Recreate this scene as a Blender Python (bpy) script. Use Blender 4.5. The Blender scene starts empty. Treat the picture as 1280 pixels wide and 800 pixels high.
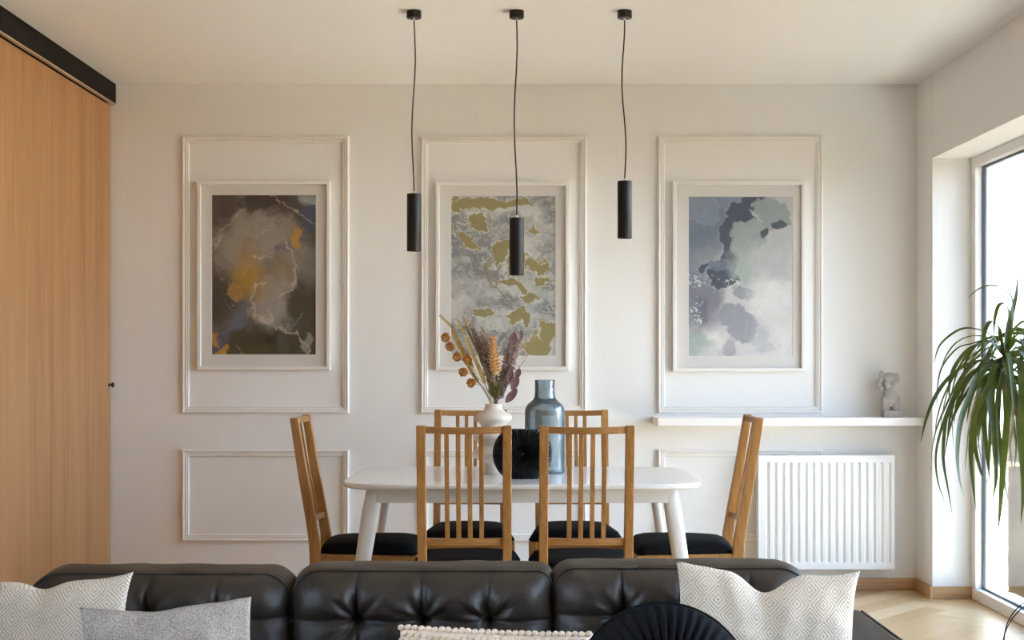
import bpy, bmesh, math, random
import numpy as np
from mathutils import Vector, Matrix, Euler, noise as mnoise

S = bpy.context.scene
C = S.collection
PI = math.pi
F = 1650.0                      # focal length in pixels of a 1280 wide frame
CX, CY, EYE = 644.0, 447.0, 1.24

# ------------------------------------------------------------------ camera
cam_d = bpy.data.cameras.new('camera'); cam = bpy.data.objects.new('camera', cam_d); C.objects.link(cam)
cam.location = (0, 0, EYE); cam.rotation_euler = (PI/2, 0, 0)
cam_d.sensor_fit = 'HORIZONTAL'; cam_d.sensor_width = 36.0; cam_d.lens = 36.0*F/1280
cam_d.shift_x = -(CX-640)/1280; cam_d.shift_y = (CY-400)/1280
cam_d.clip_end = 500
S.camera = cam

# ------------------------------------------------------------------ view and world
S.view_settings.view_transform = 'Standard'; S.view_settings.look = 'None'
S.view_settings.gamma = 1.0; S.view_settings.use_curve_mapping = False
EXPOSURE = 2.72
S.view_settings.exposure = EXPOSURE
SKY = 2.05
try:
    S.cycles.max_bounces = 12; S.cycles.diffuse_bounces = 8; S.cycles.glossy_bounces = 4
    S.cycles.transparent_max_bounces = 12; S.cycles.transmission_bounces = 8
    S.cycles.use_denoising = True; S.cycles.sample_clamp_indirect = 8.0
    S.cycles.caustics_reflective = False; S.cycles.caustics_refractive = False
except Exception: pass

world = bpy.data.worlds.new('overcast_sky'); S.world = world; world.use_nodes = True
nt = world.node_tree; nt.nodes.clear()
wo = nt.nodes.new('ShaderNodeOutputWorld'); bg = nt.nodes.new('ShaderNodeBackground')
tc = nt.nodes.new('ShaderNodeTexCoord'); sp = nt.nodes.new('ShaderNodeSeparateXYZ'); cr = nt.nodes.new('ShaderNodeValToRGB')
nt.links.new(tc.outputs['Generated'], sp.inputs[0]); nt.links.new(sp.outputs['Z'], cr.inputs[0])
e = cr.color_ramp.elements
e[0].position = 0.0; e[0].color = (0.82, 0.93, 1.05, 1)
e[1].position = 0.75; e[1].color = (0.40, 0.70, 1.20, 1)
m_ = e.new(0.14); m_.color = (0.70, 0.87, 1.08, 1)
nt.links.new(cr.outputs[0], bg.inputs[0]); bg.inputs[1].default_value = SKY
nt.links.new(bg.outputs[0], wo.inputs[0])

# the room: X to the right, Y into the picture, Z up
XL, XR, YB, YF, H = -2.19, 2.145, 7.05, -1.6, 2.70
XG = 2.345                       # window frames stand at this X
XO = 2.522                       # outer face of the right wall
WZ = 2.265                       # head of the windows
WINS = [(3.25, 6.79), (0.9, 2.9)]        # Y ranges of the right wall's openings; the second is unseen, added for more daylight

sun_d = bpy.data.lights.new('sun', 'SUN'); sun_d.energy = 17.0; sun_d.angle = math.radians(0.6); sun_d.color = (0.98, 0.95, 0.84)
sun = bpy.data.objects.new('sun', sun_d); C.objects.link(sun)
SUN_TO = Vector((-math.sin(math.radians(3))*math.cos(math.radians(42)), math.cos(math.radians(3))*math.cos(math.radians(42)), -math.sin(math.radians(42))))
sun.rotation_euler = SUN_TO.to_track_quat('-Z', 'Y').to_euler()
def portal(name, loc, rot, sx, sy):
    l = bpy.data.lights.new(name, 'AREA'); l.shape = 'RECTANGLE'; l.size = sx; l.size_y = sy
    l.cycles.is_portal = True
    o = bpy.data.objects.new(name, l); C.objects.link(o); o.location = loc; o.rotation_euler = rot
LWIN = (0.2, 2.1)                 # Y range of an unseen opening added in the left wall for fill light
portal('window_light_portal', (XL-0.42, sum(LWIN)/2, WZ/2), (0, -PI/2, 0), WZ, LWIN[1]-LWIN[0])
for a, b in WINS:
    portal('window_light_portal', (XO+0.02, (a+b)/2, WZ/2), (0, PI/2, 0), WZ, b-a)

# ------------------------------------------------------------------ helpers
def px(x, y, Y):
    """world point that the photograph shows at x, y when it stands Y metres away"""
    return Vector(((x-CX)*Y/F, Y, EYE-(y-CY)*Y/F))

def tag(o, label=None, cat=None, group=None, kind=None):
    if label: o['label'] = label
    if cat: o['category'] = cat
    if group: o['group'] = group
    if kind: o['kind'] = kind
    return o

def empty(name, loc=(0,0,0), rz=0.0, label=None, cat=None, group=None):
    o = bpy.data.objects.new(name, None); C.objects.link(o); o.empty_display_size = 0.1
    o.location = loc; o.rotation_euler = (0, 0, rz)
    return tag(o, label, cat, group)

def obj(name, bm, mat, parent=None, smooth=False, bevel=0.0, seg=2, sub=0, loc=None, rot=None):
    me = bpy.data.meshes.new(name)
    if smooth:
        for f in bm.faces: f.smooth = True
    bm.normal_update(); bm.to_mesh(me); bm.free()
    for m in (mat if isinstance(mat, (list, tuple)) else [mat]): me.materials.append(m)
    o = bpy.data.objects.new(name, me); C.objects.link(o)
    if parent: o.parent = parent
    if loc: o.location = loc
    if rot: o.rotation_euler = rot
    if bevel:
        b = o.modifiers.new('bevel', 'BEVEL'); b.width = bevel; b.segments = seg; b.limit_method = 'ANGLE'; b.angle_limit = math.radians(40)
        for p in me.polygons: p.use_smooth = True
        w = o.modifiers.new('wn', 'WEIGHTED_NORMAL'); w.keep_sharp = True
    if sub:
        s = o.modifiers.new('sub', 'SUBSURF'); s.levels = sub; s.render_levels = sub
    return o

def struct(name, bm, mat, **k):
    o = obj(name, bm, mat, **k); o['kind'] = 'structure'; return o

def copy_tree(o, parent=None):
    c = o.copy(); C.objects.link(c)
    if parent: c.parent = parent
    for ch in [q for q in bpy.data.objects if q.parent == o]: copy_tree(ch, c)
    return c

def BM(): return bmesh.new()

def box(bm, x0, x1, y0, y1, z0, z1, M=None):
    v = [bm.verts.new(p) for p in ((x0,y0,z0),(x1,y0,z0),(x1,y1,z0),(x0,y1,z0),(x0,y0,z1),(x1,y0,z1),(x1,y1,z1),(x0,y1,z1))]
    if M:
        for q in v: q.co = M @ q.co
    for f in ((0,3,2,1),(4,5,6,7),(0,1,5,4),(1,2,6,5),(2,3,7,6),(3,0,4,7)): bm.faces.new([v[i] for i in f])
    return v

def loft(bm, rings, cap=True, closed=False):
    R = [[bm.verts.new(p) for p in r] for r in rings]
    n = len(R[0])
    for a, b in zip(R, R[1:]):
        for i in range(n): bm.faces.new((a[i], a[(i+1)%n], b[(i+1)%n], b[i]))
    if closed:
        a, b = R[-1], R[0]
        for i in range(n): bm.faces.new((a[i], a[(i+1)%n], b[(i+1)%n], b[i]))
    elif cap:
        bm.faces.new(R[0][::-1]); bm.faces.new(R[-1])
    return R

def lathe(bm, prof, n=48, c=(0,0,0)):
    """prof: (radius, z) pairs"""
    rows = []
    for r, z in prof:
        if r < 1e-6: rows.append([bm.verts.new((c[0], c[1], c[2]+z))])
        else: rows.append([bm.verts.new((c[0]+r*math.cos(2*PI*i/n), c[1]+r*math.sin(2*PI*i/n), c[2]+z)) for i in range(n)])
    for a, b in zip(rows, rows[1:]):
        for i in range(n):
            j = (i+1) % n
            if len(a) == 1 and len(b) == 1: continue
            if len(a) == 1: bm.faces.new((a[0], b[j], b[i]))
            elif len(b) == 1: bm.faces.new((a[i], a[j], b[0]))
            else: bm.faces.new((a[i], a[j], b[j], b[i]))

def tube(bm, pts, r, n=8, closed=False):
    pts = [Vector(p) for p in pts]; N = len(pts); rings = []; up = None
    for i, p in enumerate(pts):
        if closed: t = pts[(i+1)%N]-pts[i-1]
        else: t = pts[min(i+1, N-1)]-pts[max(i-1, 0)]
        t.normalize()
        if up is None: up = t.orthogonal().normalized()
        up = (up - t*up.dot(t)).normalized(); w = t.cross(up)
        rr = r[i] if isinstance(r, (list, tuple)) else r
        rings.append([p+(up*math.cos(2*PI*k/n)+w*math.sin(2*PI*k/n))*rr for k in range(n)])
    loft(bm, rings, cap=not closed, closed=closed)

def ball(bm, c, r, sub=2, scale=(1,1,1), rot=None):
    M = Matrix.Translation(c) @ (rot.to_matrix().to_4x4() if rot else Matrix()) @ Matrix.Diagonal((scale[0]*r, scale[1]*r, scale[2]*r, 1))
    bmesh.ops.create_icosphere(bm, subdivisions=sub, radius=1, matrix=M)

def spline(P, n=24):
    P = [Vector(p) for p in P]; Q = [P[0]*2-P[1]] + P + [P[-1]*2-P[-2]]; out = []
    m = len(P)-1
    for k in range(n+1):
        t = k/n*m; i = min(int(t), m-1); u = t-i
        a, b, c, d = Q[i:i+4]
        out.append(0.5*((2*b)+(c-a)*u+(2*a-5*b+4*c-d)*u*u+(3*b-a-3*c+d)*u**3))
    return out

# ------------------------------------------------------------------ materials
def lin(r, g, b):
    f = lambda c: (c/255/12.92) if c/255 <= 0.04045 else ((c/255+0.055)/1.055)**2.4
    return (f(r), f(g), f(b), 1)

class NT:
    def __init__(s, name):
        s.m = bpy.data.materials.new(name); s.m.use_nodes = True; s.t = s.m.node_tree
        s.b = s.t.nodes['Principled BSDF']; s.out = s.t.nodes['Material Output']
    def n(s, t, **k):
        q = s.t.nodes.new(t)
        for a, v in k.items():
            if a.startswith('i_'):
                q.inputs[a[2:]].default_value = v
            else: setattr(q, a, v)
        return q
    def l(s, a, b): s.t.links.new(a, b)
    def coord(s, scale=(1,1,1), kind='Object'):
        t = s.n('ShaderNodeTexCoord'); m = s.n('ShaderNodeMapping'); m.inputs['Scale'].default_value = scale
        s.l(t.outputs[kind], m.inputs[0]); return m.outputs[0]
    def noise(s, co, scale, detail=4, rough=0.55, dist=0.0):
        q = s.n('ShaderNodeTexNoise'); q.inputs['Scale'].default_value = scale; q.inputs['Detail'].default_value = detail
        q.inputs['Roughness'].default_value = rough; q.inputs['Distortion'].default_value = dist
        s.l(co, q.inputs['Vector']); return q.outputs['Fac']
    def ramp(s, f, stops):
        q = s.n('ShaderNodeValToRGB'); el = q.color_ramp.elements
        el[0].position, el[0].color = stops[0]; el[1].position, el[1].color = stops[-1]
        for p, c in stops[1:-1]:
            z = el.new(p); z.color = c
        s.l(f, q.inputs[0]); return q.outputs[0]
    def bump(s, f, strength, dist=0.001):
        q = s.n('ShaderNodeBump'); q.inputs['Strength'].default_value = strength; q.inputs['Distance'].default_value = dist
        s.l(f, q.inputs['Height']); s.l(q.outputs[0], s.b.inputs['Normal'])
    def math(s, op, a, b=None, c=None):
        q = s.n('ShaderNodeMath', operation=op)
        for i, v in enumerate((a, b, c)):
            if v is None: continue
            if isinstance(v, (int, float)): q.inputs[i].default_value = v
            else: s.l(v, q.inputs[i])
        return q.outputs[0]

def plain(name, col, rough=0.5, var=0.03, scale=6, bump=0.0, bscale=300, metal=0.0, spec=0.5, coat=0.0, sheen=0.0):
    q = NT(name); co = q.coord()
    a = tuple(max(0, c*(1-var)) for c in col[:3])+(1,); b = tuple(min(1, c*(1+var)) for c in col[:3])+(1,)
    q.l(q.ramp(q.noise(co, scale), [(0.3, a), (0.7, b)]), q.b.inputs['Base Color'])
    q.b.inputs['Roughness'].default_value = rough; q.b.inputs['Metallic'].default_value = metal
    q.b.inputs['Specular IOR Level'].default_value = spec
    q.b.inputs['Coat Weight'].default_value = coat
    q.b.inputs['Sheen Weight'].default_value = sheen
    if bump: q.bump(q.noise(co, bscale, 3), bump)
    return q.m

def wood(name, axis, dark, mid, light, rough=0.45, fine=90, coarse=9, stretch=0.05):
    q = NT(name); sc = [1.0, 1.0, 1.0]; sc['xyz'.index(axis)] = stretch
    co = q.coord(tuple(sc))
    f1 = q.noise(co, fine, 5, 0.6, 0.3); f2 = q.noise(co, coarse, 3, 0.5, 1.2)
    f = q.math('ADD', q.math('MULTIPLY', f1, 0.55), q.math('MULTIPLY', f2, 0.45))
    q.l(q.ramp(f, [(0.33, dark), (0.5, mid), (0.68, light)]), q.b.inputs['Base Color'])
    q.b.inputs['Roughness'].default_value = rough
    q.bump(f1, 0.25, 0.0006)
    return q.m

M = {}
M['wall'] = plain('white_wall_paint', (0.83, 0.83, 0.83, 1), 0.7, 0.012, 1.5, 0.12, 180)
M['wall_absorb'] = plain('light_absorbing_wall', (0.13, 0.12, 0.115, 1), 0.75, 0.015, 1.5, 0.1, 180)  # unseen walls made dark to soak up bounce light
M['ceiling'] = plain('white_ceiling_paint', (0.83, 0.825, 0.82, 1), 0.8, 0.01, 1.2, 0.1, 160)
M['moulding'] = plain('white_satin_moulding', (0.83, 0.81, 0.79, 1), 0.4, 0.01, 3)
M['white_gloss'] = plain('white_lacquer', (0.80, 0.785, 0.77, 1), 0.14, 0.01, 3)
M['white_leg'] = plain('white_painted_wood', (0.80, 0.785, 0.77, 1), 0.35, 0.01, 3)
M['radiator'] = plain('white_enamel', (0.86, 0.87, 0.88, 1), 0.25, 0.005, 3)
M['window'] = plain('white_window_profile', (0.84, 0.83, 0.81, 1), 0.3, 0.01, 3)
M['gasket'] = plain('dark_gasket', lin(60, 66, 74), 0.5)
M['frame'] = plain('white_picture_frame', (0.82, 0.80, 0.77, 1), 0.35, 0.01, 4)
M['mat'] = plain('off_white_mat_board', (0.80, 0.78, 0.76, 1), 0.85, 0.01, 4, 0.05, 500)
M['black'] = plain('matt_black_metal', (0.012, 0.0105, 0.0095, 1), 0.38, 0.05, 4, spec=0.3)
M['track'] = plain('black_track_metal', (0.006, 0.0048, 0.004, 1), 0.6, 0.05, 4, spec=0.15)
M['track_edge'] = plain('pale_aluminium', lin(190, 165, 140), 0.4, 0.02, 4)
M['cord'] = plain('black_braided_cord', (0.02, 0.016, 0.014, 1), 0.7, 0.05, 4)
M['chrome'] = plain('brushed_steel', (0.6, 0.57, 0.53, 1), 0.3, 0.02, 4, metal=1.0)
M['lens'] = plain('frosted_lamp_lens', (0.75, 0.74, 0.72, 1), 0.4)
M['concrete'] = plain('grey_concrete', lin(168, 162, 157), 0.85, 0.12, 40, 0.5, 220)
M['ceramic'] = plain('matt_cream_ceramic', lin(226, 216, 206), 0.75, 0.02, 30, 0.15, 500)
M['pot'] = plain('grey_planter', lin(120, 120, 118), 0.7, 0.05, 20)
M['soil'] = plain('dark_potting_soil', lin(50, 38, 28), 0.95, 0.3, 60, 0.8, 90)
M['trunk'] = plain('pale_plant_trunk', lin(140, 118, 90), 0.8, 0.15, 50, 0.5, 120)
M['outer'] = plain('white_facade_render', (0.82, 0.82, 0.81, 1), 0.8, 0.02, 20)
_o = lambda a: wood('chair_oak_'+a, a, lin(138, 92, 46), lin(168, 119, 64), lin(190, 142, 86), 0.42, 120, 14, 0.06)
M['oakx'], M['oaky'], M['oakz'] = _o('x'), _o('y'), _o('z')
M['door'] = wood('door_oak_veneer', 'z', lin(154, 109, 68), lin(173, 128, 85), lin(185, 142, 98), 0.55, 42, 5, 0.035)
M['skirt'] = wood('baseboard_oak', 'x', lin(158, 118, 78), lin(190, 150, 106), lin(208, 172, 130), 0.5, 60, 12, 0.05)
M['skirty'] = wood('baseboard_oak_side', 'y', lin(158, 118, 78), lin(190, 150, 106), lin(208, 172, 130), 0.5, 60, 12, 0.05)
M['velvet'] = plain('black_seat_velvet', (0.0055, 0.0052, 0.0056, 1), 0.8, 0.2, 14, 0.2, 400, spec=0.12)
M['navy'] = plain('dark_navy_velvet', (0.006, 0.006, 0.008, 1), 0.85, 0.2, 10, 0.15, 300, spec=0.12)

def leather():
    q = NT('dark_brown_leather'); co = q.coord()
    v = q.n('ShaderNodeTexVoronoi', feature='DISTANCE_TO_EDGE'); v.inputs['Scale'].default_value = 420; q.l(co, v.inputs['Vector'])
    f = q.noise(co, 7, 4, 0.6)
    q.l(q.ramp(f, [(0.3, (0.022, 0.0145, 0.0105, 1)), (0.75, (0.044, 0.030, 0.022, 1))]), q.b.inputs['Base Color'])
    q.l(q.math('MULTIPLY_ADD', f, 0.28, 0.34), q.b.inputs['Roughness'])
    h = q.math('ADD', q.math('MULTIPLY', v.outputs['Distance'], 0.6), q.math('MULTIPLY', q.noise(co, 24, 6, 0.65, 0.8), 1.8))
    q.bump(h, 0.30, 0.002)
    return q.m
M['leather'] = leather()
M['piping'] = plain('black_leather_piping', (0.010, 0.009, 0.008, 1), 0.4, 0.1, 10)
M['thread'] = plain('pale_stitching_thread', lin(120, 110, 100), 0.8, 0.1, 80)

def diamond(name, cx, base, line, period=0.055):
    """cream cloth woven in nested diamonds, laid out in the pillow's own x and z"""
    q = NT(name); t = q.n('ShaderNodeTexCoord'); s = q.n('ShaderNodeSeparateXYZ'); q.l(t.outputs['Object'], s.inputs[0])
    wob = q.math('MULTIPLY', q.noise(q.coord(), 20, 2), 0.006)
    a = q.math('PINGPONG', q.math('ADD', q.math('ADD', s.outputs['X'], 5+cx), wob), period/2)
    b = q.math('PINGPONG', q.math('ADD', q.math('ADD', s.outputs['Z'], 5), wob), period/2*1.15)
    d = q.math('ADD', a, q.math('MULTIPLY', b, 0.87))
    w = q.math('SINE', q.math('MULTIPLY', d, 2*PI/0.0078))
    stitch = q.math('SINE', q.math('MULTIPLY', q.math('SUBTRACT', a, b), 2*PI/0.0042))
    k = q.math('ADD', q.math('MULTIPLY', w, 0.36), q.math('MULTIPLY', stitch, 0.14))
    k = q.math('ADD', k, q.math('MULTIPLY', q.noise(q.coord(), 260, 2), 0.6))
    q.l(q.ramp(k, [(0.0, base), (0.35, base), (0.85, line)]), q.b.inputs['Base Color'])
    q.b.inputs['Roughness'].default_value = 0.95; q.b.inputs['Specular IOR Level'].default_value = 0.15
    q.bump(q.math('MULTIPLY', k, -1), 0.8, 0.0016)
    return q.m
M['diamond'] = diamond('cream_diamond_weave', 0.0, lin(228, 214, 198), lin(158, 138, 116))

def tweed():
    q = NT('grey_tweed_cloth'); co = q.coord()
    f = q.noise(co, 520, 2, 0.7); g = q.noise(co, 9, 3)
    k = q.math('ADD', q.math('MULTIPLY', f, 0.8), q.math('MULTIPLY', g, 0.2))
    q.l(q.ramp(k, [(0.36, lin(106, 98, 94)), (0.5, lin(172, 161, 154)), (0.64, lin(216, 206, 199))]), q.b.inputs['Base Color'])
    q.b.inputs['Roughness'].default_value = 0.95; q.b.inputs['Specular IOR Level'].default_value = 0.1
    q.bump(f, 0.8, 0.0012); return q.m
M['tweed'] = tweed()
M['knit'] = plain('cream_wool_knit', lin(228, 208, 188), 0.95, 0.08, 60, 0.6, 500, spec=0.1)

def pane(name='clear_window_glass', tint=(0.97, 0.985, 0.98, 1), refl=0.8):
    q = NT(name); q.t.nodes.remove(q.b)
    tr = q.n('ShaderNodeBsdfTransparent'); tr.inputs[0].default_value = tint
    gl = q.n('ShaderNodeBsdfGlossy'); gl.inputs['Roughness'].default_value = 0.02
    fr = q.n('ShaderNodeFresnel'); fr.inputs['IOR'].default_value = 1.45
    mx = q.n('ShaderNodeMixShader'); q.l(q.math('MULTIPLY', fr.outputs[0], refl), mx.inputs[0])
    q.l(tr.outputs[0], mx.inputs[1]); q.l(gl.outputs[0], mx.inputs[2]); q.l(mx.outputs[0], q.out.inputs[0]); return q.m
M['pane'] = pane()
M['picglass'] = pane('picture_glass', (1, 1, 1, 1), 0.22)

def blueglass():
    q = NT('smoky_blue_glass'); q.t.nodes.remove(q.b); co = q.coord()
    h = q.noise(co, 70, 3, 0.6)
    bp = q.n('ShaderNodeBump'); bp.inputs['Strength'].default_value = 0.6; bp.inputs['Distance'].default_value = 0.003; q.l(h, bp.inputs['Height'])
    lw = q.n('ShaderNodeLayerWeight'); lw.inputs['Blend'].default_value = 0.35
    tint = q.ramp(lw.outputs['Facing'], [(0.0, (0.86, 0.91, 0.935, 1)), (0.6, (0.79, 0.85, 0.885, 1)), (1.0, (0.50, 0.585, 0.65, 1))])
    tr = q.n('ShaderNodeBsdfTransparent'); q.l(tint, tr.inputs[0])
    gl = q.n('ShaderNodeBsdfGlossy'); gl.inputs['Roughness'].default_value = 0.05; q.l(bp.outputs[0], gl.inputs['Normal'])
    fr = q.n('ShaderNodeFresnel'); fr.inputs['IOR'].default_value = 1.42; q.l(bp.outputs[0], fr.inputs['Normal'])
    mx = q.n('ShaderNodeMixShader'); q.l(fr.outputs[0], mx.inputs[0]); df = q.n('ShaderNodeBsdfDiffuse'); df.inputs[0].default_value = (0.25, 0.36, 0.43, 1)
    m0 = q.n('ShaderNodeMixShader'); q.l(q.math('MULTIPLY_ADD', h, 0.3, 0.06), m0.inputs[0]); q.l(tr.outputs[0], m0.inputs[1]); q.l(df.outputs[0], m0.inputs[2])
    q.l(m0.outputs[0], mx.inputs[1]); q.l(gl.outputs[0], mx.inputs[2])
    q.l(mx.outputs[0], q.out.inputs[0]); return q.m
M['blueglass'] = blueglass()

def leafmat(name, a, b, trans=0.35):
    q = NT(name); co = q.coord()
    q.l(q.ramp(q.noise(co, 14, 3), [(0.3, a), (0.7, b)]), q.b.inputs['Base Color'])
    q.b.inputs['Roughness'].default_value = 0.38
    t = q.n('ShaderNodeBsdfTranslucent'); t.inputs[0].default_value = (b[0]*1.5, b[1]*1.6, b[2]*0.8, 1)
    mx = q.n('ShaderNodeMixShader'); mx.inputs[0].default_value = trans
    q.l(q.b.outputs[0], mx.inputs[1]); q.l(t.outputs[0], mx.inputs[2]); q.l(mx.outputs[0], q.out.inputs[0]); return q.m
M['leaf'] = leafmat('green_dracaena_leaf', lin(36, 46, 20), lin(78, 90, 36), 0.25)

def attrmat(name, attr, rough=0.6, bump=None):
    q = NT(name); a = q.n('ShaderNodeAttribute'); a.attribute_name = attr
    q.l(a.outputs['Color'], q.b.inputs['Base Color']); q.b.inputs['Roughness'].default_value = rough; return q

# ------------------------------------------------------------------ floor: oak herringbone blocks with their own tones
def build_floor():
    bm = BM(); col = bm.loops.layers.float_color.new('tone'); uvl = bm.loops.layers.uv.new('grain')
    rnd = random.Random(4); L, W = 0.60, 0.12
    c45 = math.cos(PI/4)
    def blk(x, y, horiz):
        w, h = (L, W) if horiz else (W, L); g = 0.0006
        P = [(x+g, y+g), (x+w-g, y+g), (x+w-g, y+h-g), (x+g, y+h-g)]
        cx_, cy_ = x+w/2, y+h/2
        X = (cx_-cy_)*c45; Y = (cx_+cy_)*c45+3
        if not (XL-0.8 < X < XO+0.6 and YF-0.8 < Y < YB+0.8): return
        v = [bm.verts.new(((a-b)*c45, (a+b)*c45+3, 0)) for a, b in P]
        f = bm.faces.new(v); t = rnd.random(); o = rnd.random()*9
        for k, lp in enumerate(f.loops):
            lp[col] = (t, t, t, 1); a, b = P[k]
            lp[uvl].uv = ((a, b) if horiz else (b, a)); lp[uvl].uv[0] += o
    n = int(L/W)
    for i in range(-80, 80):
        for j in range(-14, 14):
            # herringbone: horizontal and vertical blocks step diagonally
            x = i*W + j*L*1.0; y = i*W - j*L*1.0
            blk(x, y, True); blk(x+L, y, False) if False else blk(x-W, y, False)
    for co, no in (((XL, 0, 0), (-1, 0, 0)), ((XG-0.001, 0, 0), (1, 0, 0)), ((0, YF, 0), (0, -1, 0)), ((0, YB, 0), (0, 1, 0))):
        g = bm.verts[:]+bm.edges[:]+bm.faces[:]
        bmesh.ops.bisect_plane(bm, geom=g, plane_co=co, plane_no=no, clear_outer=True)
    box(bm, XL-0.2, XO, YF-0.2, YB+0.2, -0.12, -0.0015)
    q = NT('oak_herringbone_floor'); a = q.n('ShaderNodeAttribute'); a.attribute_name = 'tone'
    uv = q.n('ShaderNodeUVMap'); uv.uv_map = 'grain'; mp = q.n('ShaderNodeMapping'); mp.inputs['Scale'].default_value = (1.2, 14, 1); q.l(uv.outputs[0], mp.inputs[0])
    f = q.noise(mp.outputs[0], 9, 5, 0.6, 0.4)
    k = q.math('ADD', q.math('MULTIPLY', f, 0.55), q.math('MULTIPLY', a.outputs['Fac'], 0.45))
    q.l(q.ramp(k, [(0.2, lin(178, 141, 96)), (0.5, lin(202, 167, 122)), (0.8, lin(224, 194, 154))]), q.b.inputs['Base Color'])
    q.b.inputs['Roughness'].default_value = 0.33; q.bump(f, 0.15, 0.0006)
    struct('floor', bm, q.m)
build_floor()

# ------------------------------------------------------------------ shell
bm = BM(); box(bm, XL-0.2, XO, YF-0.2, YB+0.2, H, H+0.2); struct('ceiling', bm, M['ceiling'])
bm = BM(); box(bm, XL-0.2, XO, YB, YB+0.2, 0, H); struct('wall_back', bm, M['wall'])
bm = BM(); box(bm, XL-0.4, XL, LWIN[1], YB+0.2, 0, H); box(bm, XL-0.4, XL, YF-0.2, LWIN[0], 0, H); box(bm, XL-0.4, XL, LWIN[0], LWIN[1], WZ, H); struct('wall_left', bm, M['wall_absorb'])
bm = BM()
box(bm, XR, XO, WINS[0][1], YB, 0, H); box(bm, XR, XO, WINS[1][1], WINS[0][0], 0, H); box(bm, XR, XO, YF, WINS[1][0], 0, H)
for a, b in WINS: box(bm, XR, XO, a, b, WZ, H)
struct('wall_right', bm, M['wall'], bevel=0.003)
bm = BM(); box(bm, XL-0.2, XO, YF-0.2, YF, 0, H); struct('wall_front', bm, M['wall_absorb'])

def window(name, a, b):
    fw, fd = 0.06, 0.075
    bm = BM()
    box(bm, XG, XG+fd, a, b, 0, fw); box(bm, XG, XG+fd, a, b, WZ-fw+0.01, WZ)
    box(bm, XG, XG+fd, b-fw, b, fw, WZ-fw+0.01); box(bm, XG, XG+fd, a, a+fw, fw, WZ-fw+0.01)
    mid = (a+b)/2; box(bm, XG, XG+fd, mid-0.05, mid+0.05, fw, WZ-fw+0.01)
    w = struct(name, bm, M['window'], bevel=0.003)
    bm = BM(); x0, x1 = XG+0.036, XG+0.052; z1 = WZ-fw+0.01
    for y0, y1 in ((a+fw, mid-0.05), (mid+0.05, b-fw)):
        box(bm, x0, x1, y0, y1, fw, fw+0.009); box(bm, x0, x1, y0, y1, z1-0.009, z1)
        box(bm, x0, x1, y0, y0+0.009, fw, z1); box(bm, x0, x1, y1-0.009, y1, fw, z1)
    obj('gasket', bm, M['gasket'], w)
    bm = BM()
    for y0, y1 in ((a+fw, mid-0.05), (mid+0.05, b-fw)): box(bm, XG+0.042, XG+0.046, y0+0.003, y1-0.003, fw+0.003, z1-0.003)
    obj('pane', bm, M['pane'], w)
    bm = BM(); box(bm, XG+fd, XO+0.03, a, b, -0.02, 0.03); obj('outer_sill', bm, M['outer'], w, bevel=0.002)
window('window_1', *WINS[0]); window('fill_window_2', *WINS[1])  # second one is out of view, put in to brighten sofa and pillows

bm = BM(); x0, x1 = XL-0.28, XL-0.205; a, b = LWIN
box(bm, x0, x1, a, b, 0, 0.06); box(bm, x0, x1, a, b, WZ-0.06, WZ)
for y in (a, (a+b)/2-0.03, b-0.06): box(bm, x0, x1, y, y+0.06, 0.06, WZ-0.06)
w3 = struct('fill_window_3', bm, M['window'])  # unseen window added to brighten the pillows and the right wall
bm = BM(); box(bm, x0+0.03, x0+0.034, a+0.06, b-0.06, 0.06, WZ-0.06); obj('pane', bm, M['pane'], w3)
# baseboards
bm = BM(); box(bm, -2.12, XR, YB-0.015, YB, 0, 0.064); struct('baseboard_back', bm, M['skirt'], bevel=0.002)
bm = BM(); box(bm, XR-0.015, XR, WINS[0][1]-0.015, YB-0.015, 0, 0.064)
struct('baseboard_right', bm, M['skirty'], bevel=0.002)
bm = BM(); box(bm, XR, XG, WINS[0][1]-0.015, WINS[0][1], 0, 0.064)
struct('baseboard_window', bm, M['skirt'], bevel=0.002)

# sliding oak door on its black track, left
d = struct('door_1', (lambda b: (box(b, XL+0.004, -2.158, 4.7, 7.036, 0.008, 2.583), b)[1])(BM()), M['door'], bevel=0.0015)
bm = BM(); M1 = Matrix.Translation((-2.158, 7.008, 1.095)) @ Matrix.Rotation(PI/2, 4, 'Y')
lathe(bm, [(0, 0), (0.0085, 0), (0.0085, 0.003), (0.0035, 0.006), (0.0035, 0.012), (0.011, 0.015), (0.0145, 0.021), (0.0135, 0.026), (0, 0.0275)], 24)
bmesh.ops.transform(bm, matrix=M1, verts=bm.verts); obj('knob', bm, M['black'], d, smooth=True)
bm = BM(); box(bm, -2.146, -2.132, 2.2, 7.048, 2.597, 2.70); t_ = obj('sliding_door_track', bm, M['track'], None, bevel=0.001)
tag(t_, 'long black metal track cover under the ceiling above the oak sliding door', 'track')
bm = BM(); box(bm, -2.154, -2.135, 2.2, 7.046, 2.590, 2.597); obj('lower_lip', bm, M['track_edge'], t_)
bm = BM(); box(bm, XL, -2.146, 2.2, 7.045, 2.60, 2.695); obj('rail', bm, M['track'], t_)

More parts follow.
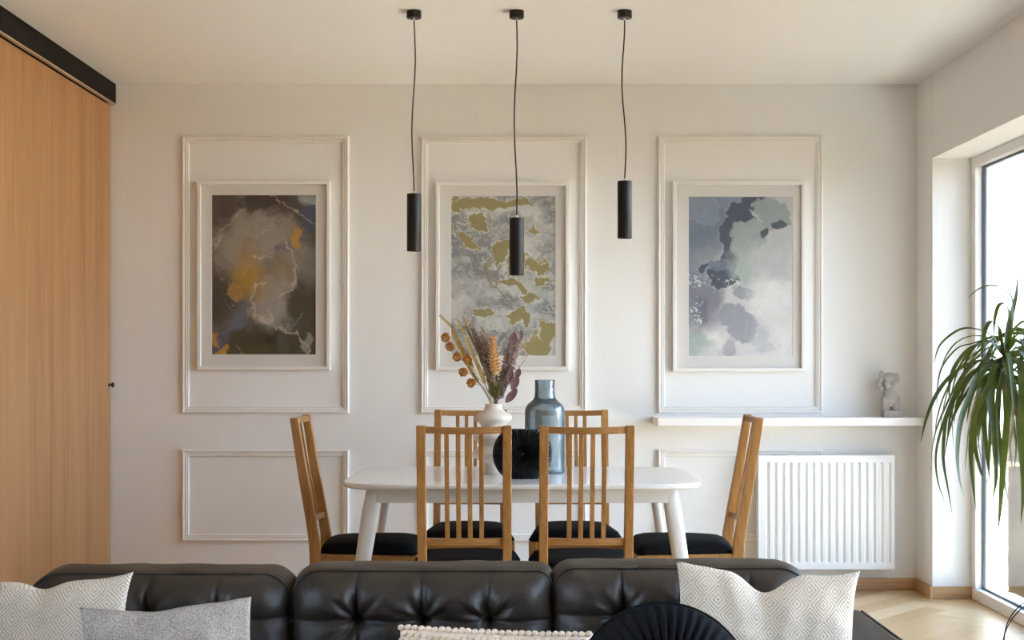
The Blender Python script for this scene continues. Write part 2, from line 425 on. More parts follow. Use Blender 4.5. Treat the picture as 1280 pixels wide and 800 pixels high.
# wall panel mouldings
def mould(name, x0, x1, y0, y1):
    """outer rectangle in picture pixels on the back wall"""
    s = YB/F; X0, X1 = (x0-CX)*s, (x1-CX)*s; Z0, Z1 = EYE-(y1-CY)*s, EYE-(y0-CY)*s
    prof = [(0, 0), (0, 0.012), (0.002, 0.0155), (0.007, 0.018), (0.012, 0.0165), (0.0145, 0.011), (0.0175, 0.011), (0.019, 0.0145),
            (0.0235, 0.0145), (0.0255, 0.009), (0.029, 0.009), (0.0305, 0.0115), (0.034, 0.0105), (0.036, 0.005), (0.039, 0.004), (0.039, 0)]
    bm = BM(); rings = []
    for w, h in prof:
        rings.append([(X0+w, YB-h, Z0+w), (X1-w, YB-h, Z0+w), (X1-w, YB-h, Z1-w), (X0+w, YB-h, Z1-w)])
    loft(bm, rings, cap=False); bmesh.ops.recalc_face_normals(bm, faces=bm.faces)
    struct(name, bm, M['moulding'])
for i, (a, b) in enumerate(((228, 436.5), (526, 733), (822, 1028))):
    mould('trim_%d' % (i+1), a, b, 170.5, 516.5)
    mould('trim_%d' % (i+4), a, b, 562, 676.5)

# ------------------------------------------------------------------ outside
bm = BM()
rnd = random.Random(2); nx, ny = 40, 60
g = [[bm.verts.new((XO+0.05+ (i/nx)**1.6*30, -20+j/ny*75, -0.18+0.25*mnoise.noise((i*0.5, j*0.5, 1))*min(1, i/8))) for j in range(ny+1)] for i in range(nx+1)]
for i in range(nx):
    for j in range(ny): bm.faces.new((g[i][j], g[i+1][j], g[i+1][j+1], g[i][j+1]))
q = NT('dry_grass'); co = q.coord()
f = q.math('ADD', q.math('MULTIPLY', q.noise(co, 22, 5, 0.75), 0.5), q.math('MULTIPLY', q.noise(co, 1.6, 3), 0.5))
q.l(q.ramp(f, [(0.35, lin(62, 47, 28)), (0.5, lin(98, 74, 44)), (0.65, lin(132, 104, 66))]), q.b.inputs['Base Color'])
q.b.inputs['Roughness'].default_value = 0.95; q.bump(q.noise(co, 30, 5), 1.0, 0.03)
box(bm, -30, XL-0.45, -20, 20, -0.4, -0.18)
go = struct('ground_outside', bm, q.m, smooth=True)
nx, ny = 40, 60; bm = BM()
g = [[bm.verts.new((XO+0.06+(i/nx)**1.5*32, 6.76+(j/ny)**1.5*48, 0.16*mnoise.noise((i*0.7, j*0.7, 5))*min(1, i/6)-0.10)) for j in range(ny+1)] for i in range(nx+1)]
for i in range(nx):
    for j in range(ny): bm.faces.new((g[i][j], g[i+1][j], g[i+1][j+1], g[i][j+1]))
q = NT('darkened_dry_field'); co = q.coord()  # dry ground coloured far darker to offset the strong daylight on it
f = q.math('ADD', q.math('MULTIPLY', q.noise(co, 26, 5, 0.75), 0.55), q.math('MULTIPLY', q.noise(co, 2.2, 3), 0.45))
q.l(q.ramp(f, [(0.36, (0.017, 0.011, 0.006, 1)), (0.5, (0.033, 0.023, 0.014, 1)), (0.64, (0.060, 0.044, 0.028, 1))]), q.b.inputs['Base Color'])
q.b.inputs['Roughness'].default_value = 1.0; q.b.inputs['Specular IOR Level'].default_value = 0.0; q.bump(q.noise(co, 34, 5), 1.0, 0.03)
struct('field_outside', bm, q.m, smooth=True)
bm = BM(); box(bm, XO+0.03, XO+1.3, 0.0, 6.72, -0.16, -0.03); struct('bounce_slab', bm, plain('pale_bounce_slab', (0.80, 0.71, 0.58, 1), 0.8, 0.06, 8, 0.2, 60))  # unseen pale slab added to bounce sunlight up to the ceiling

# ------------------------------------------------------------------ art prints
def fbm(x, y, seed, octv=5, base=1.0, gain=0.5):
    rs = np.random.RandomState(seed); tot = 0; amp = 1; nrm = 0; f = base
    for o in range(octv):
        G = rs.rand(128, 128); xi = x*f+rs.rand()*50; yi = y*f+rs.rand()*50
        x0 = np.floor(xi).astype(int); y0 = np.floor(yi).astype(int); fx = xi-x0; fy = yi-y0
        fx = fx*fx*(3-2*fx); fy = fy*fy*(3-2*fy)
        A = G[x0 % 128, y0 % 128]; B = G[(x0+1) % 128, y0 % 128]; Cc = G[x0 % 128, (y0+1) % 128]; D = G[(x0+1) % 128, (y0+1) % 128]
        tot = tot+amp*((A*(1-fx)+B*fx)*(1-fy)+(Cc*(1-fx)+D*fx)*fy); nrm += amp; amp *= gain; f *= 2.03
    return tot/nrm
def sm(a, b, t):
    t = np.clip((t-a)/(b-a), 0, 1); return t*t*(3-2*t)
def mixc(c, col, a): return c*(1-a[..., None])+np.array(lin(*col)[:3])*a[..., None]
def blob(u, v, cu, cv, ru, rv, ang=0):
    c, s = math.cos(ang), math.sin(ang); du = u-cu; dv = v-cv
    return np.sqrt(((du*c+dv*s)/ru)**2+((-du*s+dv*c)/rv)**2)
def polyd(u, v, pts):
    """distance to a polyline, u across 0..1, v down 0..1.53"""
    d = np.full(u.shape, 9.0)
    for (ax, ay), (bx, by) in zip(pts, pts[1:]):
        dx, dy = bx-ax, by-ay; t = np.clip(((u-ax)*dx+(v-ay)*dy)/(dx*dx+dy*dy), 0, 1)
        d = np.minimum(d, np.hypot(u-ax-t*dx, v-ay-t*dy))
    return d
def warp(u, v, seed, a=0.14, b=0.05, c=0.02):
    o = []
    for k in (0, 1):
        o.append(a*(fbm(u, v, seed+k, 2, 3)-0.5)+b*(fbm(u, v, seed+k+10, 3, 10)-0.5)*2+c*(fbm(u, v, seed+k+20, 3, 34)-0.5)*2)
    return u+o[0], v+o[1]

def art1(u, v):
    wu, wv = warp(u, v, 1, 0.16, 0.07, 0.02); n = fbm(wu, wv, 3, 6, 3.2, 0.58); n2 = fbm(wu, wv, 4, 6, 7, 0.6)
    c = np.zeros(u.shape+(3,)); c += np.array(lin(112, 102, 92)[:3])
    c = mixc(c, (84, 74, 66), sm(0.44, 0.60, n)*0.8)
    veil = np.maximum(1-blob(wu, wv, 0.45, 0.46, 0.50, 0.40, 0.2), 1-blob(wu, wv, 0.58, 0.98, 0.28, 0.38, 0.2))
    c = mixc(c, (150, 142, 132), sm(0.0, 0.30, veil+0.7*(n2-0.5))*0.85)
    c = mixc(c, (172, 164, 152), sm(0.15, 0.7, veil+1.0*(n-0.5))*0.6)
    c = mixc(c, (78, 70, 44), sm(1.1, 0.5, blob(wu, wv, 0.50, 1.42, 0.60, 0.22)+0.5*(n2-0.5))*0.9)
    c = mixc(c, (80, 72, 48), sm(1.1, 0.4, blob(wu, wv, 0.98, 1.15, 0.26, 0.42)+0.6*(n2-0.5))*0.8)
    c = mixc(c, (72, 66, 52), sm(1.1, 0.5, blob(wu, wv, 0.06, 0.98, 0.20, 0.30)+0.6*(n2-0.5))*0.75)
    c = mixc(c, (70, 60, 56), sm(1.1, 0.7, blob(wu, wv, 0.50, 0.03, 0.20, 0.11)+0.5*(n2-0.5))*0.85)
    c = mixc(c, (82, 72, 66), sm(1.1, 0.7, blob(wu, wv, 0.25, 0.08, 0.05, 0.07)+0.3*(n2-0.5))*0.9)
    c = mixc(c, (88, 76, 70), sm(1.1, 0.5, blob(wu, wv, 0.06, 0.20, 0.20, 0.22)+0.6*(n2-0.5))*0.7)
    c = mixc(c, (58, 48, 34), sm(1.1, 0.4, blob(wu, wv, 0.50, 1.36, 0.10, 0.07)+0.4*(n2-0.5))*0.8)
    c = mixc(c, (136, 140, 128), sm(1.1, 0.3, blob(wu, wv, 0.90, 0.58, 0.13, 0.28))*0.65)
    dband = polyd(wu, wv, [(0.04, 1.5), (0.26, 1.20), (0.44, 0.86), (0.68, 0.56), (0.82, 0.36), (0.98, 0.06)])
    c = mixc(c, (104, 106, 126), sm(0.075, 0.015, dband)*0.62*(0.5+n2))
    c = mixc(c, (84, 92, 120), sm(1.1, 0.4, blob(wu, wv, 0.90, 0.22, 0.13, 0.12, -0.7))*0.8)
    c = mixc(c, (108, 112, 130), sm(1.1, 0.3, blob(wu, wv, 0.24, 1.22, 0.10, 0.16, 0.7))*0.7)
    c = mixc(c, (186, 146, 62), sm(1.3, 0.2, blob(wu, wv, 0.36, 0.78, 0.20, 0.22, -0.6)+0.8*(n2-0.5))*0.85)
    c = mixc(c, (164, 130, 84), sm(1.2, 0.2, blob(wu, wv, 0.38, 0.55, 0.12, 0.16)+0.8*(n2-0.5))*0.5)
    c = mixc(c, (150, 124, 80), sm(1.2, 0.2, blob(wu, wv, 0.66, 0.74, 0.12, 0.16)+0.8*(n2-0.5))*0.5)
    c = mixc(c, (186, 144, 76), sm(1.1, 0.8, blob(wu, wv, 0.19, 0.90, 0.05, 0.13, -0.35)+0.5*(n2-0.5))*0.7)
    c = mixc(c, (200, 150, 66), sm(1.15, 0.7, blob(wu, wv, 0.78, 0.40, 0.05, 0.11, 0.15)+0.4*(n2-0.5))*0.85)
    c = mixc(c, (200, 148, 70), sm(1.15, 0.6, blob(wu, wv, 0.06, 1.34, 0.07, 0.06)+0.4*(n2-0.5))*0.8)
    c = mixc(c, (206, 150, 64), sm(1.15, 0.6, blob(wu, wv, 0.15, 1.47, 0.055, 0.06)+0.4*(n2-0.5))*0.85)
    c = mixc(c, (182, 190, 190), sm(1.2, 0.3, blob(wu, wv, 0.91, 0.05, 0.12, 0.08))*0.8)
    ru, rv = warp(u, v, 61, 0.03, 0.035, 0.03)
    for pts, w, a in (([(0.56, 0), (0.78, 0.14), (1.0, 0.26)], 0.005, .7), ([(0.03, 0.52), (0.06, 0.40), (0.10, 0.30), (0.2, 0.24), (0.3, 0.14)], 0.006, .55),
                   ([(0.54, 0.84), (0.42, 0.86), (0.37, 1.0), (0.40, 1.14), (0.50, 1.22), (0.58, 1.23), (0.61, 1.17), (0.55, 1.10)], 0.009, .6), ([(0.73, 0.46), (0.79, 0.60), (0.80, 0.78), (0.78, 0.9), (0.66, 0.98)], 0.008, .65),
                   ([(0.40, 0.60), (0.46, 0.62), (0.52, 0.57), (0.58, 0.60)], 0.005, .8), ([(0.60, 1.24), (0.68, 1.30), (0.80, 1.33), (0.86, 1.42), (0.94, 1.45), (0.92, 1.53)], 0.012, .6), ([(0.72, 1.30), (0.80, 1.22), (0.86, 1.1)], 0.004, .35),
                   ([(0.12, 1.0), (0.22, 1.1)], 0.004, .3), ([(0.24, 1.46), (0.34, 1.55)], 0.004, .5), ([(0.50, 0.38), (0.56, 0.32), (0.64, 0.2)], 0.004, .4)):
        c = mixc(c, (214, 206, 190), sm(w*1.9, w*0.2, polyd(ru, rv, pts))*a*0.9)
    c = mixc(c, (196, 190, 178), sm(1.1, 0.2, blob(wu, wv, 0.52, 1.17, 0.09, 0.09)+0.8*(n2-0.5))*0.7)
    c = mixc(c, (184, 178, 168), sm(1.1, 0.5, blob(wu, wv, 0.90, 1.44, 0.06, 0.1)+0.8*(n2-0.5))*0.6)
    c *= (0.80+0.40*fbm(wu, wv, 12, 5, 22, 0.65))[..., None]
    return c
def art2(u, v):
    wu, wv = warp(u, v, 21, 0.12, 0.06, 0.022); n = fbm(wu, wv*1.8, 23, 6, 3, 0.6)
    c = np.zeros(u.shape+(3,)); c += np.array(lin(186, 188, 188)[:3])
    c = mixc(c, (136, 140, 144), sm(0.46, 0.66, n)*0.9)
    c = mixc(c, (214, 215, 212), sm(0.48, 0.36, n)*0.7)
    for b in ((0.55, 0.24, 0.20, 0.07), (0.92, 0.52, 0.18, 0.14), (0.06, 0.68, 0.18, 0.10), (0.60, 1.34, 0.22, 0.12), (0.08, 1.22, 0.14, 0.16), (0.14, 0.42, 0.16, 0.06), (0.5, 0.98, 0.2, 0.05)):
        c = mixc(c, (118, 122, 127), sm(1.1, 0.1, blob(wu, wv, *b)+0.5*(n-0.5))*0.65)
    for sd, bs, a in ((24, 6, .55), (27, 13, .45)):
        c = mixc(c, (222, 222, 216), sm(0.035, 0.006, np.abs(fbm(wu, wv, sd, 5, bs, 0.55)-0.5))*a)
    gold = np.full(u.shape, -1.0)
    for cu, cv, ru, rv, a in ((0.16, 0.07, 0.26, 0.075, 0.1), (0.50, 0.06, 0.28, 0.05, 0), (0.70, 0.08, 0.10, 0.02, 0), (0.04, 0.12, 0.08, 0.07, 0), (0.26, 0.24, 0.15, 0.07, 0.5), (0.33, 0.33, 0.08, 0.06, 0.3), (0.20, 0.44, 0.12, 0.04, 0.5), (0.09, 0.37, 0.05, 0.03, 0),
                          (0.50, 0.50, 0.11, 0.07, -0.5), (0.44, 0.58, 0.08, 0.07, 0), (0.60, 0.66, 0.14, 0.10, 0), (0.80, 0.68, 0.14, 0.06, 0.2), (0.88, 0.79, 0.12, 0.035, 0),
                          (0.56, 0.80, 0.12, 0.045, 0.2), (0.66, 0.86, 0.05, 0.05, 0.3), (0.72, 0.96, 0.11, 0.06, 0.2), (0.30, 1.12, 0.10, 0.05, 0.2), (0.60, 1.16, 0.07, 0.08, 0), (0.70, 1.20, 0.05, 0.05, 0),
                          (0.86, 1.42, 0.14, 0.10, 0.4), (0.96, 1.32, 0.08, 0.09, 0), (0.80, 0.36, 0.035, 0.035, 0), (0.84, 0.62, 0.02, 0.02, 0), (0.02, 0.36, 0.02, 0.04, 0)):
        gold = np.maximum(gold, 1.1-blob(wu, wv, cu, cv, ru, rv, a))
    g2 = gold+1.9*(fbm(wu, wv, 25, 6, 8, 0.62)-0.5)
    c = mixc(c, (226, 226, 218), sm(-0.05, 0.12, g2)*0.75)
    c = mixc(c, (160, 150, 104), sm(0.18, 0.22, g2))
    ru, rv = warp(u, v, 71, 0.04, 0.02, 0.01)
    for pts in ([(0.36, 0.80), (0.34, 0.70), (0.40, 0.60), (0.44, 0.52)], [(0.33, 0.74), (0.36, 0.60), (0.48, 0.46)], [(0.42, 0.86), (0.50, 0.96), (0.58, 1.04)], [(0.42, 0.70), (0.38, 0.78), (0.37, 0.86), (0.42, 0.88), (0.43, 0.82)]):
        c = mixc(c, (152, 142, 100), sm(0.011, 0.004, polyd(ru, rv, pts))*0.85)
    c *= (0.86+0.28*fbm(wu, wv*1.5, 26, 4, 34, 0.6))[..., None]
    return c
def art3(u, v):
    wu, wv = warp(u, v, 41, 0.10, 0.045, 0.016); n = fbm(wu, wv, 43, 6, 3, 0.55)
    c = np.zeros(u.shape+(3,)); c += np.array(lin(178, 180, 188)[:3])
    t = sm(0.15, 1.0, 0.55*wu+0.48*wv-0.10+0.6*(n-0.5)); c = mixc(c, (222, 221, 222), t)
    c = mixc(c, (120, 132, 152), sm(0.75, 0.25, 0.7*wu+0.62*wv+0.4*(n-0.5)))
    c = mixc(c, (132, 135, 150), sm(1.1, 0.4, blob(wu, wv, 0.10, 0.96, 0.28, 0.36)+0.4*(n-0.5))*0.9)
    c = mixc(c, (104, 108, 124), sm(1.1, 0.2, blob(wu, wv, 0.12, 1.08, 0.10, 0.16)+0.4*(n-0.5))*0.7)
    def patch(col, a, *ell, edge=(1.04, 0.97), rim=0.5, nz=0.9):
        nonlocal c
        d = np.full(u.shape, 9.0)
        for q_ in ell: d = np.minimum(d, blob(wu, wv, *q_))
        d = d+nz*(fbm(wu, wv, 44+len(ell), 5, 8, 0.6)-0.5)
        c = mixc(c, col, sm(*edge, d)*a)
        if rim: c = mixc(c, (206, 210, 212), sm(0.05, 0.01, np.abs(d-edge[0]-0.01))*rim)
    patch((140, 154, 174), 0.75, (0.12, 0.14, 0.18, 0.12, 0.4), rim=0.35)
    patch((138, 150, 168), 0.5, (0.40, 0.08, 0.14, 0.07, 0.4), rim=0.3)
    patch((80, 87, 106), 0.97, (0.62, 0.07, 0.13, 0.10, 0.5), (0.50, 0.20, 0.14, 0.10, 0.7), (0.38, 0.36, 0.09, 0.13, 0.2), (0.39, 0.54, 0.07, 0.20, 0.1), (0.33, 0.76, 0.12, 0.12, 0.0), (0.16, 0.68, 0.06, 0.025, -0.5), rim=0.35, nz=0.6)
    patch((112, 126, 148), 0.85, (0.32, 0.65, 0.10, 0.055, 0.2), rim=0, nz=0.5)
    patch((160, 174, 174), 0.95, (0.56, 0.38, 0.17, 0.13, 0.4), (0.50, 0.48, 0.10, 0.10, 0), (0.62, 0.32, 0.09, 0.10, 0), nz=0.6)
    patch((156, 168, 172), 0.95, (0.80, 0.17, 0.18, 0.12, 0.2), (0.76, 0.29, 0.07, 0.06, 0), nz=0.7)
    patch((80, 86, 102), 0.95, (0.70, 0.37, 0.07, 0.035, -0.7), (0.86, 0.27, 0.08, 0.035, -0.3), rim=0, nz=0.6)
    patch((190, 196, 198), 0.7, (0.68, 0.64, 0.30, 0.20, 0.3), (0.88, 0.5, 0.2, 0.14, 0), rim=0, edge=(1.3, 0.5))
    patch((176, 194, 190), 0.6, (0.52, 0.68, 0.12, 0.16, 0.3), rim=0, edge=(1.3, 0.4))
    patch((152, 156, 168), 0.85, (0.50, 1.24, 0.13, 0.13, 0.3), (0.56, 0.92, 0.12, 0.07, 0.2), (0.40, 1.12, 0.12, 0.10, 0), edge=(1.1, 0.95), rim=0.3)
    patch((236, 235, 234), 0.85, (0.80, 0.98, 0.22, 0.20, 0.3), (0.93, 1.40, 0.12, 0.22, 0), (0.27, 1.34, 0.13, 0.11, 0), rim=0, edge=(1.5, 0.3))
    patch((166, 186, 180), 0.7, (0.06, 1.38, 0.14, 0.14, 0), rim=0.3, edge=(1.3, 0.6))
    patch((160, 163, 174), 0.7, (0.40, 1.44, 0.06, 0.12, 0), rim=0.3, edge=(1.2, 0.8))
    patch((186, 190, 198), 0.6, (0.66, 1.30, 0.10, 0.12, 0), (0.74, 1.44, 0.12, 0.06, 0), rim=0.3, edge=(1.2, 0.7))
    speck = fbm(u, v, 45, 2, 70); near = np.maximum(np.maximum(1-blob(wu, wv, 0.42, 0.84, 0.10, 0.10), 1-blob(wu, wv, 0.06, 0.80, 0.12, 0.10)), 1-blob(wu, wv, 0.05, 1.12, 0.08, 0.12))
    c = mixc(c, (220, 224, 228), sm(0.60, 0.70, speck)*sm(0, 0.4, near))
    rs = np.random.RandomState(5)
    for k in range(16):
        c = mixc(c, (190, 198, 206), sm(0.010, 0.005, np.hypot(u-(0.05+0.40*rs.rand()), v-(0.70+0.35*rs.rand())))*0.8)
    c *= (0.88+0.24*fbm(wu, wv, 46, 5, 18, 0.65))[..., None]
    return c

def print_mesh(name, x0, x1, z0, z1, y, fn, parent):
    nx_, ny_ = 170, 260
    us = np.linspace(0, 1, nx_+1); vs = np.linspace(0, 1.53, ny_+1); U, V = np.meshgrid(us, vs)
    col = np.clip(fn(U, V), 0, 1)
    P = np.zeros(U.shape+(3,)); P[..., 0] = x0+U*(x1-x0); P[..., 1] = y; P[..., 2] = z1-V/1.53*(z1-z0)
    idx = np.arange(U.size).reshape(U.shape)
    Fc = np.stack([idx[:-1, :-1], idx[1:, :-1], idx[1:, 1:], idx[:-1, 1:]], -1).reshape(-1, 4)
    me = bpy.data.meshes.new(name); me.from_pydata(P.reshape(-1, 3).tolist(), [], Fc.tolist())
    at = me.color_attributes.new('ink', 'FLOAT_COLOR', 'POINT')
    rgba = np.ones((U.size, 4), np.float32); rgba[:, :3] = col.reshape(-1, 3); at.data.foreach_set('color', rgba.ravel())
    me.materials.append(M['print']); o = bpy.data.objects.new(name, me); C.objects.link(o); o.parent = parent
    return o
M['print'] = attrmat('printed_art_paper', 'ink', 0.6).m

def picture(fx0, fx1, fy0, fy1, ax0, ax1, ay0, ay1, fn, label, lprint):
    s = (YB-0.03)/F
    X0, X1 = (fx0-CX)*s, (fx1-CX)*s; Z0, Z1 = EYE-(fy1-CY)*s, EYE-(fy0-CY)*s
    t = empty('framed_picture', (0, 0, 0), 0, label, 'picture', 'three framed prints on the back wall')
    t.location = ((X0+X1)/2, YB, Z0); off = Vector(t.location)
    bm = BM(); rings = []
    for w, h in ((0, 0.001), (0, 0.028), (0.002, 0.030), (0.017, 0.030), (0.019, 0.028), (0.019, 0.010)):
        rings.append([Vector((X0+w, YB-h, Z0+w))-off, Vector((X1-w, YB-h, Z0+w))-off, Vector((X1-w, YB-h, Z1-w))-off, Vector((X0+w, YB-h, Z1-w))-off])
    loft(bm, rings, cap=False); bmesh.ops.recalc_face_normals(bm, faces=bm.faces)
    obj('frame', bm, M['frame'], t)
    s2 = (YB-0.012)/F
    A0, A1 = (ax0-CX)*s2, (ax1-CX)*s2; B0, B1 = EYE-(ay1-CY)*s2, EYE-(ay0-CY)*s2
    # mat: a board with a bevelled opening
    bm = BM(); rings = []
    for (a0, a1, b0, b1, h) in ((X0+0.018, X1-0.018, Z0+0.018, Z1-0.018, 0.0125), (A0-0.0015, A1+0.0015, B0-0.0015, B1+0.0015, 0.0125), (A0, A1, B0, B1, 0.0108)):
        rings.append([Vector(p)-off for p in ((a0, YB-h, b0), (a1, YB-h, b0), (a1, YB-h, b1), (a0, YB-h, b1))])
    loft(bm, rings, cap=False)
    obj('mat_board', bm, M['mat'], t)
    o = print_mesh('print', A0-off.x-0.002, A1-off.x+0.002, B0-off.z-0.002, B1-off.z+0.002, -0.0105, fn, t); o['label'] = lprint
    bm = BM(); box(bm, X0-off.x+0.0185, X1-off.x-0.0185, -0.0155, -0.0140, Z0-off.z+0.0185, Z1-off.z-0.0185); obj('glass', bm, M['picglass'], t)
picture(246, 412.5, 226, 462.5, 265, 394.5, 244, 443, art1, 'white framed abstract print in olive, ochre and grey, nearest the oak door', 'olive, ochre and grey marbled print')
picture(544.5, 711.5, 227.5, 463, 564, 694, 245, 444.5, art2, 'white framed abstract print in pale grey and gold, behind the middle pendant lamp', 'pale grey and gold marbled print')
picture(841, 1006.5, 226.5, 464.5, 861, 990.5, 246, 445, art3, 'white framed abstract print in slate blue and pale grey, above the wall shelf', 'slate blue and pale grey marbled print')

# ------------------------------------------------------------------ wall shelf, sculpture, radiator
def rrect(x0, x1, y0, y1, r, n=8, rs=None):
    out = []
    rs = rs or (r, r, r, r)
    for (cx_, cy_, a0, rr) in ((x1-rs[0], y1-rs[0], 0, rs[0]), (x0+rs[1], y1-rs[1], PI/2, rs[1]), (x0+rs[2], y0+rs[2], PI, rs[2]), (x1-rs[3], y0+rs[3], 1.5*PI, rs[3])):
        for k in range(n+1):
            a = a0+k/n*PI/2; out.append((cx_+rr*math.cos(a), cy_+rr*math.sin(a)))
    return out
bm = BM(); P = rrect(0.736, 2.143, 6.895, YB, 0, rs=(0.001, 0.001, 0.012, 0.016))
loft(bm, [[(x, y, 0.884) for x, y in P], [(x, y, 0.926) for x, y in P]])
tag(obj('wall_shelf', bm, M['moulding'], None, bevel=0.002), 'long thin white shelf on the back wall above the radiator', 'shelf')

def sculpture():
    t = empty('torso_sculpture', (1.965, 6.955, 0.926), 0, 'small grey concrete torso sculpture standing on the white wall shelf', 'sculpture')
    bm = BM(); k = 1/237.0
    def P(x, y, dy=0.0): return Vector(((x-1112)*k, dy, (522-y)*k))
    def seg(a, b, ra, rb, n=6, sx=1.0):
        for i in range(n+1):
            f = i/n; ball(bm, a.lerp(b, f), ra+(rb-ra)*f, 2, (sx, 0.8, 1))
    seg(P(1108, 512, -.004), P(1109, 499, -.008), 0.021, 0.027)          # thigh
    seg(P(1120, 512, .002), P(1119.5, 499, 0), 0.021, 0.029)             # thigh
    seg(P(1114, 500), P(1114, 494), 0.040, 0.038, 3, 1.1)                # hips
    seg(P(1114, 494), P(1114.5, 484), 0.036, 0.029, 4, 1.05)             # waist
    seg(P(1113.5, 484), P(1113, 474), 0.030, 0.034, 5, 1.15)             # ribs
    seg(P(1107, 472), P(1121, 470.5), 0.017, 0.017, 6)                   # shoulders
    seg(P(1121, 470.5), P(1122.5, 476), 0.018, 0.014, 3)                 # arm stump
    seg(P(1105, 469), P(1103.5, 467.5), 0.015, 0.014, 2)                 # raised shoulder stub
    seg(P(1104, 474), P(1099.5, 481.5, -.006), 0.017, 0.014, 5)          # bent arm stump
    seg(P(1099.5, 481.5, -.006), P(1103, 486, -.012), 0.014, 0.012, 3)
    ball(bm, P(1108.5, 481, -.022), 0.018, 2); ball(bm, P(1117.5, 480, -.020), 0.017, 2)
    o = obj('figure', bm, M['concrete'], t, smooth=True)
    r = o.modifiers.new('remesh', 'REMESH'); r.mode = 'VOXEL'; r.voxel_size = 0.0022; r.use_smooth_shade = True
    s = o.modifiers.new('sm', 'SMOOTH'); s.factor = 0.5; s.iterations = 3
    bm = BM(); box(bm, -0.030, 0.066, -0.035, 0.035, 0, 0.036); box(bm, -0.012, 0.010, -0.037, -0.030, 0.0, 0.034)
    obj('plinth', bm, M['concrete'], t, bevel=0.003)
sculpture()

def radiator():
    X0, X1, Z0, Z1 = 1.284, 1.997, 0.125, 0.722; YR = 6.950
    t = empty('radiator', ((X0+X1)/2, YR, Z0), 0, 'white ribbed panel radiator hanging on the back wall under the shelf', 'radiator')
    hw, hh = (X1-X0)/2, Z1-Z0
    bm = BM(); n = 17; per = (2*hw-0.036)/n; xs = [-hw, -hw+0.004]; ds = [0, 0]
    x = -hw+0.018
    for i in range(n):
        for f, dd in ((0.0, 0), (0.44, 0), (0.60, 1), (0.86, 1), (1.0, 0)):
            xs.append(x+f*per+ (0.0001 if f == 0 else 0)); ds.append(dd)
        x += per
    xs += [hw-0.004, hw]; ds += [0, 0]
    zs = [0, 0.030, 0.042, hh-0.044, hh-0.032, hh]; zk = [0, 0, 1, 1, 0, 0]
    G = [[bm.verts.new((a, 0.009*dd*k_, z)) for a, dd in zip(xs, ds)] for z, k_ in zip(zs, zk)]
    for r0_, r1_ in zip(G, G[1:]):
        for i in range(len(xs)-1): bm.faces.new((r0_[i], r0_[i+1], r1_[i+1], r1_[i]))
    o = obj('front_panel', bm, M['radiator'], t)
    bm = BM(); box(bm, -hw-0.004, -hw, -0.001, 0.075, 0, hh+0.003); obj('side_cover', bm, M['radiator'], t, bevel=0.002)
    bm = BM(); box(bm, hw, hw+0.004, -0.001, 0.075, 0, hh+0.003); obj('side_cover', bm, M['radiator'], t, bevel=0.002)
    bm = BM(); box(bm, -hw, hw, 0.062, 0.072, 0.01, hh-0.01); obj('rear_panel', bm, M['radiator'], t)
    bm = BM(); box(bm, -hw, hw, 0.001, 0.006, hh-0.004, hh+0.003); box(bm, -hw, hw, 0.068, 0.074, hh-0.004, hh+0.003)
    for i in range(46):
        x = -hw+0.008+i*(2*hw-0.02)/45; box(bm, x, x+0.005, 0.006, 0.068, hh-0.003, hh+0.002)
    obj('top_grille', bm, M['radiator'], t)
    for sx in (-0.22, 0.22):
        bm = BM(); box(bm, sx-0.015, sx+0.015, 0.070, 0.0995, 0.08, hh-0.08); obj('wall_bracket', bm, M['radiator'], t)
radiator()

# ------------------------------------------------------------------ table
TX, TY, TZ = 0.027, 5.63, 0.74
def table():
    t = empty('dining_table', (TX, TY, 0), 0, 'white lacquered dining table with rounded corners and splayed legs, between the oak chairs', 'table')
    hl, hd = 0.728, 0.44
    def outline(n=96, ins=0.0):
        out = []
        for i in range(n):
            a = 2*PI*(i+0.5)/n; c, s = math.cos(a), math.sin(a)
            ex = 2/5.2; x = (hl-ins)*math.copysign(abs(c)**ex, c); y = (hd-ins)*math.copysign(abs(s)**(2/7.5), s)
            out.append((x, y))
        return out
    for sgn in (-1, 1):
        bm = BM(); rings = []
        for ins, z in ((0.012, 0.716), (0.004, 0.719), (0.0, 0.724), (0.0, 0.732), (0.003, 0.738), (0.008, TZ)):
            o_ = outline(96, ins); h = [(x, y) for x, y in o_ if x*sgn > 0]
            # order so that the half starts and ends on the seam
            h.sort(key=lambda p: math.atan2(p[1], p[0]*sgn))
            h = [(0.0008*sgn, h[0][1])]+h+[(0.0008*sgn, h[-1][1])]
            rings.append([(x, y, z) for x, y in h])
        loft(bm, rings); bmesh.ops.recalc_face_normals(bm, faces=bm.faces); obj('tabletop_leaf', bm, M['white_gloss'], t)
    bm = BM(); zl, zh = 0.660, 0.7165; ax, ay = 0.585, 0.365
    box(bm, -ax, ax, -ay, -ay+0.02, zl, zh); box(bm, -ax, ax, ay-0.02, ay, zl, zh)
    box(bm, -ax, -ax+0.02, -ay+0.02, ay-0.02, zl, zh); box(bm, ax-0.02, ax, -ay+0.02, ay-0.02, zl, zh)
    obj('apron', bm, M['white_leg'], t, bevel=0.002)
    for sx in (-1, 1):
        for sy in (-1, 1):
            bm = BM(); rings = []
            for k in range(9):
                f = k/8; z = 0.7155*(1-f); cx_ = sx*(0.592+0.105*f); cy_ = sy*(0.335+0.075*f)
                wx = 0.037-0.013*f if f > 0.08 else 0.030+0.09*f; wy = 0.028-0.008*f
                if sy > 0: wx *= 0.64
                rings.append([(cx_+wx*math.copysign(abs(math.cos(a))**0.75, math.cos(a)), cy_+wy*math.copysign(abs(math.sin(a))**0.75, math.sin(a)), z) for a in [2*PI*i/20 for i in range(20)]])
            loft(bm, rings); bmesh.ops.recalc_face_normals(bm, faces=bm.faces); obj('leg', bm, M['white_leg'], t, smooth=True)
table()

